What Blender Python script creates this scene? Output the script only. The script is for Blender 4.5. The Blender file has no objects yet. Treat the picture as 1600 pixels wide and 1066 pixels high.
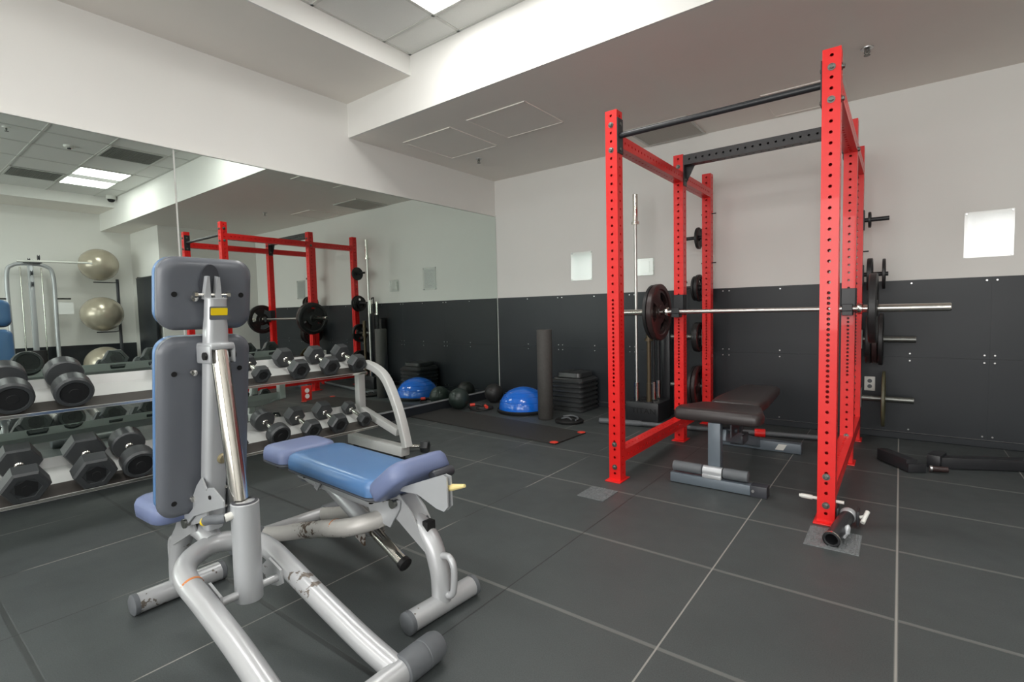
import bpy, bmesh, math, random
from mathutils import Vector, Matrix, Quaternion
random.seed(7)
PI = math.pi
C = bpy.context.scene.collection

# ---------------------------------------------------------------- camera
cam_d = bpy.data.cameras.new('camera'); cam = bpy.data.objects.new('camera', cam_d); C.objects.link(cam)
cam_d.sensor_width = 36.0; cam_d.lens = 792.94 / 1600 * 36; cam_d.clip_start = 0.05; cam_d.clip_end = 60
yaw, pitch, roll = -0.6533, -0.0584, -0.0233
f = Vector((math.sin(yaw)*math.cos(pitch), math.cos(yaw)*math.cos(pitch), math.sin(pitch)))
r0 = Vector((math.cos(yaw), -math.sin(yaw), 0)); u0 = r0.cross(f)
rr = r0*math.cos(roll) + u0*math.sin(roll); uu = -r0*math.sin(roll) + u0*math.cos(roll)
M = Matrix((rr, uu, -f)).transposed().to_4x4(); M.translation = Vector((4.1031, -5.0711, 1.0885))
cam.matrix_world = M
bpy.context.scene.camera = cam
# ---------------------------------------------------------------- world / exposure
w = bpy.data.worlds.new('world'); bpy.context.scene.world = w; w.use_nodes = True
w.node_tree.nodes['Background'].inputs[0].default_value = (0.8, 0.85, 0.9, 1)
w.node_tree.nodes['Background'].inputs[1].default_value = 0.2
vs = bpy.context.scene.view_settings
vs.view_transform = 'Standard'; vs.look = 'None'; vs.gamma = 1; vs.use_curve_mapping = False
vs.exposure = -0.80
fill = bpy.data.lights.new('rear_fill', 'AREA'); fill.shape = 'RECTANGLE'; fill.size = 5.0; fill.size_y = 2.2; fill.energy = 420; fill.color = (1.0, 0.985, 0.96)  # added fill lamp behind the camera, lifts the back wall and low ceiling
fill_obj = bpy.data.objects.new('rear_fill', fill); C.objects.link(fill_obj); fill_obj.location = (4.0, -9.4, 1.75); fill_obj.rotation_euler = (math.radians(-90), 0, math.radians(180))
LENS = 30.0      # emission of the ceiling troffer lenses

# ---------------------------------------------------------------- materials
def srgb(r, g, b):
    c = lambda v: ((v/255)/12.92 if v/255 <= 0.04045 else (((v/255)+0.055)/1.055)**2.4)
    return (c(r), c(g), c(b), 1)
def mat(name, col, rough=0.5, metal=0.0, noise=0.0, nscale=20, bump=0.0, bscale=200, spec=0.5, coat=0.0, emit=None, rvar=0.0):
    m = bpy.data.materials.new(name); m.use_nodes = True
    nt = m.node_tree; b = nt.nodes['Principled BSDF']
    b.inputs['Base Color'].default_value = col; b.inputs['Roughness'].default_value = rough
    b.inputs['Metallic'].default_value = metal; b.inputs['Specular IOR Level'].default_value = spec
    b.inputs['Coat Weight'].default_value = coat
    tc = nt.nodes.new('ShaderNodeTexCoord')
    if noise or rvar:
        n = nt.nodes.new('ShaderNodeTexNoise'); n.inputs['Scale'].default_value = nscale; n.inputs['Detail'].default_value = 5
        nt.links.new(tc.outputs['Object'], n.inputs['Vector'])
        if noise:
            mx = nt.nodes.new('ShaderNodeMix'); mx.data_type = 'RGBA'
            mx.inputs[6].default_value = tuple(c*(1-noise) for c in col[:3])+(1,)
            mx.inputs[7].default_value = tuple(min(1, c*(1+noise)) for c in col[:3])+(1,)
            nt.links.new(n.outputs['Fac'], mx.inputs[0]); nt.links.new(mx.outputs[2], b.inputs['Base Color'])
        if rvar:
            mr = nt.nodes.new('ShaderNodeMapRange'); mr.inputs[3].default_value = rough-rvar; mr.inputs[4].default_value = rough+rvar
            nt.links.new(n.outputs['Fac'], mr.inputs[0]); nt.links.new(mr.outputs[0], b.inputs['Roughness'])
    if bump:
        n2 = nt.nodes.new('ShaderNodeTexNoise'); n2.inputs['Scale'].default_value = bscale
        nt.links.new(tc.outputs['Object'], n2.inputs['Vector'])
        bp = nt.nodes.new('ShaderNodeBump'); bp.inputs['Strength'].default_value = bump; bp.inputs['Distance'].default_value = 0.002
        nt.links.new(n2.outputs['Fac'], bp.inputs['Height']); nt.links.new(bp.outputs[0], b.inputs['Normal'])
    if emit:
        b.inputs['Emission Color'].default_value = emit[0]; b.inputs['Emission Strength'].default_value = emit[1]
    return m
def chips(m, col, thr=0.62, scale=30):
    """worn paint: patches of another colour where a noise is high"""
    nt = m.node_tree; b = nt.nodes['Principled BSDF']
    n = nt.nodes.new('ShaderNodeTexNoise'); n.inputs['Scale'].default_value = scale; n.inputs['Detail'].default_value = 8
    tc = nt.nodes.new('ShaderNodeTexCoord'); nt.links.new(tc.outputs['Object'], n.inputs['Vector'])
    n3 = nt.nodes.new('ShaderNodeTexNoise'); n3.inputs['Scale'].default_value = 5
    nt.links.new(tc.outputs['Object'], n3.inputs['Vector'])
    ad = nt.nodes.new('ShaderNodeMath'); ad.operation = 'MULTIPLY'; nt.links.new(n.outputs['Fac'], ad.inputs[0]); nt.links.new(n3.outputs['Fac'], ad.inputs[1])
    cr = nt.nodes.new('ShaderNodeMapRange'); cr.inputs[1].default_value = thr*0.55; cr.inputs[2].default_value = thr*0.55+0.02
    nt.links.new(ad.outputs[0], cr.inputs[0])
    mx = nt.nodes.new('ShaderNodeMix'); mx.data_type = 'RGBA'; nt.links.new(cr.outputs[0], mx.inputs[0])
    if b.inputs['Base Color'].links: nt.links.new(b.inputs['Base Color'].links[0].from_socket, mx.inputs[6])
    else: mx.inputs[6].default_value = b.inputs['Base Color'].default_value
    mx.inputs[7].default_value = col
    nt.links.new(mx.outputs[2], b.inputs['Base Color']); return m

WALL = mat('wall_paint', srgb(233, 232, 228), 0.75, noise=0.02, nscale=3, bump=0.05, bscale=90)
CEIL = mat('ceiling_paint', srgb(240, 235, 228), 0.85, noise=0.02, nscale=4)
TILE = mat('ceiling_tile', srgb(228, 228, 224), 0.9, noise=0.05, nscale=150, bump=0.2, bscale=300)
TBAR = mat('t_bar', srgb(205, 205, 200), 0.5)
GRILLE = mat('grille', srgb(120, 122, 116), 0.6, noise=0.25, nscale=400)
PANELB = mat('black_wall_rubber', srgb(43, 47, 51), 0.40, spec=0.35, noise=0.12, nscale=2.5, bump=0.08, bscale=60, rvar=0.05)
RUBBER = mat('rubber', srgb(38, 40, 41), 0.6, noise=0.2, nscale=60, bump=0.15)
MATR = mat('mat_rubber', srgb(50, 49, 48), 0.62, noise=0.25, nscale=40, bump=0.2)
SCREW = mat('screw', srgb(190, 190, 190), 0.3, 1.0)
RED = mat('red_paint', srgb(232, 28, 26), 0.38, noise=0.05, nscale=8, bump=0.04, bscale=150, coat=0.2)
BLACKP = mat('black_paint', srgb(42, 43, 46), 0.38, noise=0.1, nscale=15, bump=0.05)
STEEL = mat('bolt_steel', srgb(120, 122, 118), 0.35, 0.9)
CHROME = mat('chrome', srgb(225, 222, 215), 0.14, 1.0)
BARST = mat('bar_steel', srgb(205, 203, 200), 0.28, 1.0, bump=0.3, bscale=900)
IRON = mat('iron_plate', srgb(36, 36, 37), 0.42, noise=0.2, nscale=25, bump=0.15)
IRONB = mat('brown_iron_plate', srgb(52, 38, 38), 0.36, noise=0.3, nscale=18, bump=0.15)
IRONO = mat('olive_plate', srgb(82, 80, 58), 0.45, noise=0.2, nscale=20)
SILVER = chips(mat('silver_frame_paint', srgb(182, 184, 186), 0.34, 0.25, noise=0.04, nscale=12, coat=0.3), srgb(108, 100, 92), 0.70, 40)
SILVERC = mat('silver_clean', srgb(186, 189, 192), 0.33, 0.3, noise=0.03, nscale=10, coat=0.3)
WORN = chips(mat('silver_worn_paint', srgb(192, 190, 186), 0.4, 0.2, noise=0.08, nscale=25), srgb(90, 74, 62), 0.585, 55)
ORANGE = mat('orange_mark', srgb(196, 120, 62), 0.6)
BLUE = mat('blue_vinyl', srgb(84, 124, 172), 0.34, noise=0.08, nscale=5, bump=0.06, bscale=300, coat=0.15)
BLUED = mat('worn_blue_vinyl', srgb(112, 124, 160), 0.42, noise=0.12, nscale=9, bump=0.08, bscale=250)
SHELL = mat('grey_shell', srgb(98, 102, 109), 0.36, noise=0.05, nscale=4, bump=0.05, bscale=400, coat=0.1)
GREYCAP = mat('grey_rubber_cap', srgb(98, 102, 106), 0.55, noise=0.1, nscale=20)
DARKG = mat('dark_plastic', srgb(58, 60, 66), 0.45)
BLACK = mat('black_rubber', srgb(22, 22, 23), 0.5)
HOLE = mat('hole_black', srgb(8, 8, 9), 0.8)
YELLOW = mat('yellow', srgb(240, 208, 20), 0.4)
CREAM = mat('cream_plastic', srgb(232, 214, 150), 0.4)
WHITE = mat('white_plastic', srgb(226, 226, 220), 0.35)
RACKW = mat('rack_paint', srgb(202, 204, 202), 0.42, 0.1, noise=0.04, nscale=14)
HEX = mat('dumbbell_rubber', srgb(56, 59, 61), 0.42, noise=0.15, nscale=25, bump=0.1)
HEXF = mat('dumbbell_face', srgb(24, 25, 27), 0.5, noise=0.3, nscale=30)
LINER = mat('brown_liner', srgb(62, 58, 55), 0.6, noise=0.1)
BVIN = mat('black_vinyl', srgb(52, 46, 46), 0.36, noise=0.08, nscale=6, bump=0.08, bscale=350)
GREYF = mat('grey_bench_paint', srgb(102, 112, 121), 0.4, 0.1, noise=0.05, nscale=12)
BALL = mat('pearl_ball', srgb(186, 177, 158), 0.26, 0.35, noise=0.04, nscale=5, coat=0.4)
MEDB = mat('green_black_ball', srgb(40, 52, 48), 0.4, noise=0.2, nscale=12, coat=0.1)
MEDK = mat('black_ball', srgb(44, 44, 44), 0.45, noise=0.15, nscale=14)
BOSU = mat('blue_dome', srgb(28, 112, 222), 0.18, noise=0.04, coat=0.5)
REDP = mat('red_plastic', srgb(226, 66, 50), 0.4)
PAPER_M = mat('paper', srgb(236, 237, 236), 0.35, coat=0.4)

def mirror_mat():
    m = bpy.data.materials.new('mirror_glass'); m.use_nodes = True; b = m.node_tree.nodes['Principled BSDF']
    b.inputs['Base Color'].default_value = (0.70, 0.775, 0.735, 1); b.inputs['Metallic'].default_value = 1; b.inputs['Roughness'].default_value = 0.0
    return m
MIRROR = mirror_mat()
def clear_mat():
    m = bpy.data.materials.new('clear_acrylic'); m.use_nodes = True; nt = m.node_tree; nt.nodes.remove(nt.nodes['Principled BSDF'])
    tr = nt.nodes.new('ShaderNodeBsdfTransparent'); tr.inputs[0].default_value = (.95, .96, .955, 1); g = nt.nodes.new('ShaderNodeBsdfGlossy'); g.inputs['Roughness'].default_value = .12
    mx = nt.nodes.new('ShaderNodeMixShader'); mx.inputs[0].default_value = .10
    nt.links.new(tr.outputs[0], mx.inputs[1]); nt.links.new(g.outputs[0], mx.inputs[2]); nt.links.new(mx.outputs[0], nt.nodes['Material Output'].inputs[0]); return m
CLEAR = clear_mat()
def floor_mat():
    m = bpy.data.materials.new('rubber_tile_floor'); m.use_nodes = True; nt = m.node_tree; b = nt.nodes['Principled BSDF']; L = nt.links.new
    tc = nt.nodes.new('ShaderNodeTexCoord'); sp = nt.nodes.new('ShaderNodeSeparateXYZ'); L(tc.outputs['Object'], sp.inputs[0])
    def M_(op, a, c=None):
        n = nt.nodes.new('ShaderNodeMath'); n.operation = op
        for i, v in enumerate((a, c)):
            if v is None: continue
            if isinstance(v, (int, float)): n.inputs[i].default_value = v
            else: L(v, n.inputs[i])
        return n.outputs[0]
    def seam(sock, origin, period, half):
        t = M_('FRACT', M_('DIVIDE', M_('SUBTRACT', sock, origin-period*20), period))
        d = M_('MULTIPLY', M_('MINIMUM', t, M_('SUBTRACT', 1.0, t)), period)
        mr = nt.nodes.new('ShaderNodeMapRange'); mr.inputs[1].default_value = half; mr.inputs[2].default_value = half*1.6
        mr.inputs[3].default_value = 1; mr.inputs[4].default_value = 0; L(d, mr.inputs[0]); return mr.outputs[0]
    row = seam(sp.outputs[1], -1.7314, 0.6096, 0.0065); col = seam(sp.outputs[0], 4.1106, 0.6096, 0.0022)
    wide = M_('LESS_THAN', M_('ABSOLUTE', M_('SUBTRACT', sp.outputs[0], 4.1106)), .0055); row = M_('MAXIMUM', row, wide)
    n1 = nt.nodes.new('ShaderNodeTexNoise'); n1.inputs['Scale'].default_value = 1.6; n1.inputs['Detail'].default_value = 6; L(tc.outputs['Object'], n1.inputs['Vector'])
    n2 = nt.nodes.new('ShaderNodeTexNoise'); n2.inputs['Scale'].default_value = 240; n2.inputs['Detail'].default_value = 2; L(tc.outputs['Object'], n2.inputs['Vector'])
    n4 = nt.nodes.new('ShaderNodeTexNoise'); n4.inputs['Scale'].default_value = 7; n4.inputs['Detail'].default_value = 4; L(tc.outputs['Object'], n4.inputs['Vector'])
    mx = nt.nodes.new('ShaderNodeMix'); mx.data_type = 'RGBA'; mx.inputs[6].default_value = srgb(60, 65, 66); mx.inputs[7].default_value = srgb(79, 84, 84); L(n1.outputs['Fac'], mx.inputs[0])
    mg = nt.nodes.new('ShaderNodeMix'); mg.data_type = 'RGBA'; mg.blend_type = 'MULTIPLY'; mg.inputs[0].default_value = 0.5
    gr = nt.nodes.new('ShaderNodeMapRange'); gr.inputs[1].default_value = .3; gr.inputs[2].default_value = .7; gr.inputs[3].default_value = .6; gr.inputs[4].default_value = 1.3; L(n2.outputs['Fac'], gr.inputs[0])
    L(mx.outputs[2], mg.inputs[6]); L(gr.outputs[0], mg.inputs[7])
    m3 = nt.nodes.new('ShaderNodeMix'); m3.data_type = 'RGBA'; L(M_('MULTIPLY', row, 0.6), m3.inputs[0]); L(mg.outputs[2], m3.inputs[6])
    dk = nt.nodes.new('ShaderNodeMix'); dk.data_type = 'RGBA'; dk.inputs[6].default_value = srgb(118, 119, 116); dk.inputs[7].default_value = srgb(40, 42, 42)
    L(M_('MAXIMUM', M_('LESS_THAN', sp.outputs[1], -3.8), M_('MULTIPLY', M_('LESS_THAN', sp.outputs[0], 1.85), M_('LESS_THAN', sp.outputs[1], -3.2))), dk.inputs[0]); L(dk.outputs[2], m3.inputs[7])
    # thin column joints: partly white dust, partly dark gap
    cc = nt.nodes.new('ShaderNodeMix'); cc.data_type = 'RGBA'; cc.inputs[6].default_value = srgb(34, 34, 34); cc.inputs[7].default_value = srgb(158, 156, 150)
    st = nt.nodes.new('ShaderNodeMapRange'); st.inputs[1].default_value = .46; st.inputs[2].default_value = .54; L(n1.outputs['Fac'], st.inputs[0]); L(M_('MAXIMUM', M_('MULTIPLY', st.outputs[0], M_('LESS_THAN', sp.outputs[0], 2.6)), M_('GREATER_THAN', sp.outputs[0], 3.1)), cc.inputs[0])
    m4 = nt.nodes.new('ShaderNodeMix'); m4.data_type = 'RGBA'; L(M_('MULTIPLY', col, 0.8), m4.inputs[0]); L(m3.outputs[2], m4.inputs[6]); L(cc.outputs[2], m4.inputs[7])
    L(m4.outputs[2], b.inputs['Base Color'])
    rg = nt.nodes.new('ShaderNodeMapRange'); rg.inputs[3].default_value = .40; rg.inputs[4].default_value = .60; L(n4.outputs['Fac'], rg.inputs[0]); L(rg.outputs[0], b.inputs['Roughness'])
    bp = nt.nodes.new('ShaderNodeBump'); bp.inputs['Strength'].default_value = .25; bp.inputs['Distance'].default_value = .002
    L(M_('SUBTRACT', M_('MULTIPLY', n2.outputs['Fac'], .5), M_('MAXIMUM', row, col)), bp.inputs['Height']); L(bp.outputs[0], b.inputs['Normal'])
    return m
FLOOR = floor_mat()
def sign_mat(name, x0, z0, wd, ht, heads):
    """paper with rows of grey print; object coordinates"""
    m = mat(name, srgb(214, 216, 214), 0.3, coat=0.5); nt = m.node_tree; b = nt.nodes['Principled BSDF']; L = nt.links.new
    tc = nt.nodes.new('ShaderNodeTexCoord'); sp = nt.nodes.new('ShaderNodeSeparateXYZ'); L(tc.outputs['Object'], sp.inputs[0])
    def M_(op, a, c=None):
        n = nt.nodes.new('ShaderNodeMath'); n.operation = op
        for i, v in enumerate((a, c)):
            if v is None: continue
            if isinstance(v, (int, float)): n.inputs[i].default_value = v
            else: L(v, n.inputs[i])
        return n.outputs[0]
    z = M_('FRACT', M_('DIVIDE', M_('ADD', sp.outputs[2], 5), 0.018)); line = M_('LESS_THAN', z, 0.45)
    ns = nt.nodes.new('ShaderNodeTexNoise'); ns.inputs['Scale'].default_value = 150; L(tc.outputs['Object'], ns.inputs['Vector'])
    ink = M_('MULTIPLY', line, M_('GREATER_THAN', ns.outputs['Fac'], 0.47))
    ax = M_('LESS_THAN', M_('ABSOLUTE', sp.outputs[0]), wd*.36); az = M_('LESS_THAN', M_('ABSOLUTE', sp.outputs[2]), ht*.40)
    fac = M_('MULTIPLY', M_('MULTIPLY', ink, ax), az)
    mx = nt.nodes.new('ShaderNodeMix'); mx.data_type = 'RGBA'; L(M_('MULTIPLY', fac, 0.45), mx.inputs[0]); mx.inputs[6].default_value = srgb(214, 216, 214); mx.inputs[7].default_value = srgb(120, 120, 126)
    L(mx.outputs[2], b.inputs['Base Color']); return m

# ---------------------------------------------------------------- mesh helpers
class MB:
    def __init__(s): s.bm = bmesh.new()
    def _tag(s, vs, mi, smooth=None):
        pass
    def box(s, c, sz, rot=None, bev=0.0, seg=2):
        g = bmesh.ops.create_cube(s.bm, size=1.0); vs = g['verts']
        bmesh.ops.scale(s.bm, vec=sz, verts=vs)
        if bev > 0:
            es = list({e for v in vs for e in v.link_edges})
            r = bmesh.ops.bevel(s.bm, geom=es, offset=bev, segments=seg, affect='EDGES', profile=0.5)
            vs = list({v for v in r['verts']} | {v for v in vs if v.is_valid})
        mt = Matrix.Translation(c) @ (rot.to_4x4() if rot is not None else Matrix())
        bmesh.ops.transform(s.bm, matrix=mt, verts=vs); return s
    def bx(s, x0, x1, y0, y1, z0, z1, bev=0.0, seg=2):
        return s.box(((x0+x1)/2, (y0+y1)/2, (z0+z1)/2), (abs(x1-x0), abs(y1-y0), abs(z1-z0)), None, bev, seg)
    def ring(s, c, ax, ref, r, n, rx=None):
        ax = ax.normalized(); a = ref - ax*ref.dot(ax); a.normalize(); b = ax.cross(a)
        rx = r if rx is None else rx
        return [s.bm.verts.new(c + a*math.cos(2*PI*k/n)*r + b*math.sin(2*PI*k/n)*rx) for k in range(n)]
    def loft(s, rings, cap=(True, True), closed=False):
        n = len(rings[0])
        for a, b in zip(rings, rings[1:]):
            for k in range(n): s.bm.faces.new((a[k], a[(k+1) % n], b[(k+1) % n], b[k]))
        if cap[0]: s.bm.faces.new(list(reversed(rings[0])))
        if cap[1]: s.bm.faces.new(rings[-1])
        return s
    def tube(s, pts, r, n=16, cap=(True, True), rx=None):
        P = [Vector(p) for p in pts]; R = r if isinstance(r, (list, tuple)) else [r]*len(P)
        T = []
        for i in range(len(P)):
            t = (P[min(i+1, len(P)-1)] - P[max(i-1, 0)]); T.append(t.normalized() if t.length > 1e-9 else T[-1])
        ref = Vector((0, 0, 1)) if abs(T[0].z) < .9 else Vector((1, 0, 0))
        rings = []
        for i, p in enumerate(P):
            if i: ref = ref - T[i]*ref.dot(T[i])
            if ref.length < 1e-6: ref = Vector((1, 0, 0))
            rings.append(s.ring(p, T[i], ref, R[i], n, (rx if rx else None)))
        return s.loft(rings, cap)
    def cyl(s, a, b, r, n=20, r2=None):
        a = Vector(a); b = Vector(b); r2 = r if r2 is None else r2; ax = b-a
        ref = Vector((0, 0, 1)) if abs(ax.normalized().z) < .9 else Vector((1, 0, 0))
        return s.loft([s.ring(a, ax, ref, r, n), s.ring(b, ax, ref, r2, n)])
    def lathe(s, prof, c=(0, 0, 0), ax=(0, 0, 1), n=32, cap=(True, True)):
        """prof: list of (radius, height) along ax from c"""
        ax = Vector(ax).normalized(); c = Vector(c); ref = Vector((0, 0, 1)) if abs(ax.z) < .9 else Vector((1, 0, 0))
        return s.loft([s.ring(c+ax*h, ax, ref, max(r, 1e-4), n) for r, h in prof], cap)
    def prism(s, poly, a, b, fn):
        """poly 2-D, extruded between a and b; fn(u,v,w)->xyz"""
        A = [s.bm.verts.new(fn(u, v, a)) for u, v in poly]; B = [s.bm.verts.new(fn(u, v, b)) for u, v in poly]
        return s.loft([A, B])
    def sphere(s, c, r, sc=(1, 1, 1), u=32, v=20):
        g = bmesh.ops.create_uvsphere(s.bm, u_segments=u, v_segments=v, radius=r)
        bmesh.ops.scale(s.bm, vec=sc, verts=g['verts']); bmesh.ops.translate(s.bm, vec=c, verts=g['verts']); return s
    def torus(s, c, ax, R, r, n=32, k=10):
        ax = Vector(ax).normalized(); c = Vector(c); ref = Vector((0, 0, 1)) if abs(ax.z) < .9 else Vector((1, 0, 0))
        a = (ref-ax*ref.dot(ax)).normalized(); b = ax.cross(a); rg = []
        for i in range(n):
            t = 2*PI*i/n; d = a*math.cos(t)+b*math.sin(t)
            rg.append([s.bm.verts.new(c+d*(R+r*math.cos(2*PI*j/k))+ax*r*math.sin(2*PI*j/k)) for j in range(k)])
        for i in range(n):
            p, q = rg[i], rg[(i+1) % n]
            for j in range(k): s.bm.faces.new((p[j], q[j], q[(j+1) % k], p[(j+1) % k]))
        return s
    def build(s, name, m, parent=None, sharp=35, flat=False):
        bmesh.ops.recalc_face_normals(s.bm, faces=s.bm.faces[:])
        me = bpy.data.meshes.new(name); s.bm.to_mesh(me); s.bm.free()
        me.materials.append(m)
        if not flat:
            me.shade_smooth(); me.set_sharp_from_angle(angle=math.radians(sharp))
        o = bpy.data.objects.new(name, me); C.objects.link(o)
        if parent: o.parent = parent
        return o
def smooth_path(pts, n=8):
    """Catmull-Rom through the points"""
    P = [Vector(p) for p in pts]; P = [P[0]*2-P[1]] + P + [P[-1]*2-P[-2]]; out = []
    for i in range(1, len(P)-2):
        for k in range(n):
            t = k/n; a, b, c, d = P[i-1], P[i], P[i+1], P[i+2]
            out.append(0.5*((2*b)+(c-a)*t+(2*a-5*b+4*c-d)*t*t+(3*b-a-3*c+d)*t**3))
    out.append(P[-2]); return out
def rrect(w_, h_, r, n=6):
    pts = []
    for cx, cy, a0 in ((w_/2-r, h_/2-r, 0), (-w_/2+r, h_/2-r, 90), (-w_/2+r, -h_/2+r, 180), (w_/2-r, -h_/2+r, 270)):
        for k in range(n+1):
            a = math.radians(a0+90*k/n); pts.append((cx+r*math.cos(a), cy+r*math.sin(a)))
    return pts
def props(o, label=None, cat=None, group=None, kind=None):
    if label: o['label'] = label
    if cat: o['category'] = cat
    if group: o['group'] = group
    if kind: o['kind'] = kind
    return o
def thing(name, label, cat, loc=(0, 0, 0), rz=0, group=None):
    o = bpy.data.objects.new(name, None); C.objects.link(o); o.empty_display_size = .1
    o.location = loc; o.rotation_euler = (0, 0, rz); return props(o, label, cat, group)
def struct(o): o['kind'] = 'structure'; return o
def copy_tree(o, label=None, loc=None, rot=None, parent=None):
    c = o.copy(); C.objects.link(c)
    if parent: c.parent = parent
    for ch in o.children: copy_tree(ch, parent=c)
    if label: c['label'] = label
    if loc is not None: c.location = loc
    if rot is not None: c.rotation_euler = rot
    return c

# ================================================================ SETTING
LX, RY = 7.635, -9.0
HL, HS, HH, BY, SX = 2.733, 3.039, 3.205, -2.14, 0.877
struct(MB().bx(0, LX, RY, 0, -.1, 0).build('floor', FLOOR, flat=True))
struct(MB().bx(-.15, 0, RY, 0, 0, HH+.1).build('wall_left', WALL, flat=True))
struct(MB().bx(-.15, LX+.15, 0, .15, 0, HH+.1).build('wall_back', WALL, flat=True))
struct(MB().bx(LX, LX+.15, RY, 0, 0, HH+.1).build('wall_right', WALL, flat=True))
b = MB(); b.bx(-.15, 1.4, RY-.15, RY, 0, HH+.1).bx(6.6, LX+.15, RY-.15, RY, 0, HH+.1).bx(1.4, 6.6, RY-.15, RY, 0, .6).bx(1.4, 6.6, RY-.15, RY, 2.9, HH+.1); struct(b.build('wall_rear', WALL, flat=True))
b = MB()
for x in (1.4, 2.67, 3.97, 5.27, 6.55): b.bx(x, x+.05, RY-.10, RY-.04, .65, 2.85)
b.bx(1.4, 6.6, RY-.10, RY-.04, .6, .65).bx(1.4, 6.6, RY-.10, RY-.04, 2.85, 2.9); struct(b.build('added_window_1', STEEL, flat=True))  # frame of an added, unseen opening that lets the rear fill lamp in
struct(MB().bx(6.23, LX, -1.688, 0, 0, HL).build('trim_1', WALL, flat=True))                       # boxed column in the far corner
struct(MB().bx(0, LX, BY+.02, 0, HL, HH+.1).build('ceiling', CEIL, flat=True))                      # low ceiling over the rack
struct(MB().bx(0, LX, BY, BY+.02, HL, HH).build('trim_2', WALL, flat=True))                         # white face of the drop
b = MB(); b.bx(0, SX-.012, RY, BY, HS, HH+.05); struct(b.build('trim_3', CEIL, flat=True))
b = MB(); b.bx(SX-.012, SX, RY, BY, HS, HH); struct(b.build('trim_4', WALL, flat=True))
b = MB(); b.bx(LX-.867+.012, LX, RY, BY, HS, HH+.05); struct(b.build('trim_5', CEIL, flat=True))
b = MB(); b.bx(LX-.867, LX-.867+.012, RY, BY, HS, HH); struct(b.build('trim_6', WALL, flat=True))
struct(MB().bx(SX, LX-.867, RY, BY, HH, HH+.05).build('ceiling.001', TILE, flat=True))
# T-bar grid
b = MB()
for x in (1.43, 2.65, 3.50, 4.11, 4.83, 6.05): b.bx(x-.012, x+.012, RY, BY, HH-.006, HH)
for k in range(12):
    y = -2.41-.6096*k
    if y > RY: b.bx(SX, LX-.867, y-.012, y+.012, HH-.006, HH)
b.bx(SX, LX-.867, BY-.02, BY, HH-.006, HH); b.bx(SX, SX+.02, RY, BY, HH-.006, HH)
struct(b.build('trim_7', TBAR, flat=True))

# light troffers
LM = mat('light_lens', (1, 1, 1, 1), .5, emit=((1.0, 0.985, 0.955, 1), LENS))
LC = mat('light_centre', srgb(232, 232, 228), .4, emit=((1, .985, .955, 1), 0.55))
labels = {(0, 0): 'ceiling light beside the left bulkhead, cut by the top of the picture',
          (1, 0): 'bright ceiling light seen reflected in the mirror next to the dome camera'}
for i, x0 in enumerate((1.43, 4.83)):
    for j, y0 in enumerate((-3.02, -5.46, -7.89)):
        t = thing('ceiling_light', labels.get((i, j), 'recessed ceiling light in the tile grid behind the camera'), 'light', (x0+.61, y0+.305, HH-.012), 0, 'recessed ceiling lights')
        q = MB()
        q.bx(-.60, .60, -.30, -.285, 0, .012).bx(-.60, .60, .285, .30, 0, .012).bx(-.60, -.585, -.285, .285, 0, .012).bx(.585, .60, -.285, .285, 0, .012)
        q.build('frame', TBAR, t, flat=True)
        for s_ in (-1, 1):
            MB().bx(s_*.585, s_*.13, -.28, .28, .003, .010).build('lens', LM, t, flat=True)
        MB().bx(-.128, .128, -.28, .28, .001, .010).build('center_panel', LC, t, flat=True)
# return grilles
def grille(name, x0, x1, y0, y1, z, label):
    t = thing(name, label, 'vent', ((x0+x1)/2, (y0+y1)/2, z-.012), 0, 'ceiling air grilles'); hw, hd = (x1-x0)/2, (y1-y0)/2
    GM = GRILLE if z > 3 else mat('light_grille', srgb(190, 186, 178), .7, noise=.1, nscale=300)
    MB().bx(-hw, hw, -hd, hd, .006, .012).build('backing', GM, t, flat=True)
    q = MB(); q.bx(-hw, hw, -hd, -hd+.02, 0, .006).bx(-hw, hw, hd-.02, hd, 0, .006).bx(-hw, -hw+.02, -hd+.02, hd-.02, 0, .006).bx(hw-.02, hw, -hd+.02, hd-.02, 0, .006)
    q.build('frame', TBAR, t, flat=True)
    n = 24; q = MB()
    for k in range(n):
        y = -hd+.03+(2*hd-.06)*k/(n-1); q.bx(-hw+.02, hw-.02, y-.003, y+.003, .001, .006)
    q.build('louvre', GM, t, flat=True)
grille('ceiling_vent', 3.51, 4.10, -3.01, -2.42, HH, 'dark square grille in the tile ceiling, reflected right of the bright light')
grille('ceiling_vent', 5.46, 6.04, -3.62, -3.04, HH, 'dark square grille reflected at the far left, in the row beyond the bright light')
grille('ceiling_vent', 2.05, 2.62, -.60, -.05, HL, 'grey grille in the low ceiling above the back wall near the power rack')
# access panels: thin frames in the low ceiling
for k, (x0, x1, y0, y1, lb) in enumerate(((.28, .91, -1.73, -1.06, 'square access panel in the low ceiling nearest the mirror wall'), (1.12, 1.74, -1.75, -1.17, 'square access panel in the low ceiling nearer the power rack'), (3.20, 3.75, -.62, -.06, 'square access panel in the low ceiling above the power rack'))):
    t = thing('access_panel', lb, 'ceiling panel', ((x0+x1)/2, (y0+y1)/2, HL-.008), 0, 'ceiling access panels'); hw, hd = (x1-x0)/2, (y1-y0)/2
    MB().bx(-hw, hw, -hd, hd, .004, .008).build('door_plate', CEIL, t, flat=True)
    q = MB(); q.bx(-hw, hw, -hd, -hd+.008, 0, .004).bx(-hw, hw, hd-.008, hd, 0, .004).bx(-hw, -hw+.008, -hd, hd, 0, .004).bx(hw-.008, hw, -hd, hd, 0, .004)
    q.build('frame', CEIL, t, flat=True)
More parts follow.
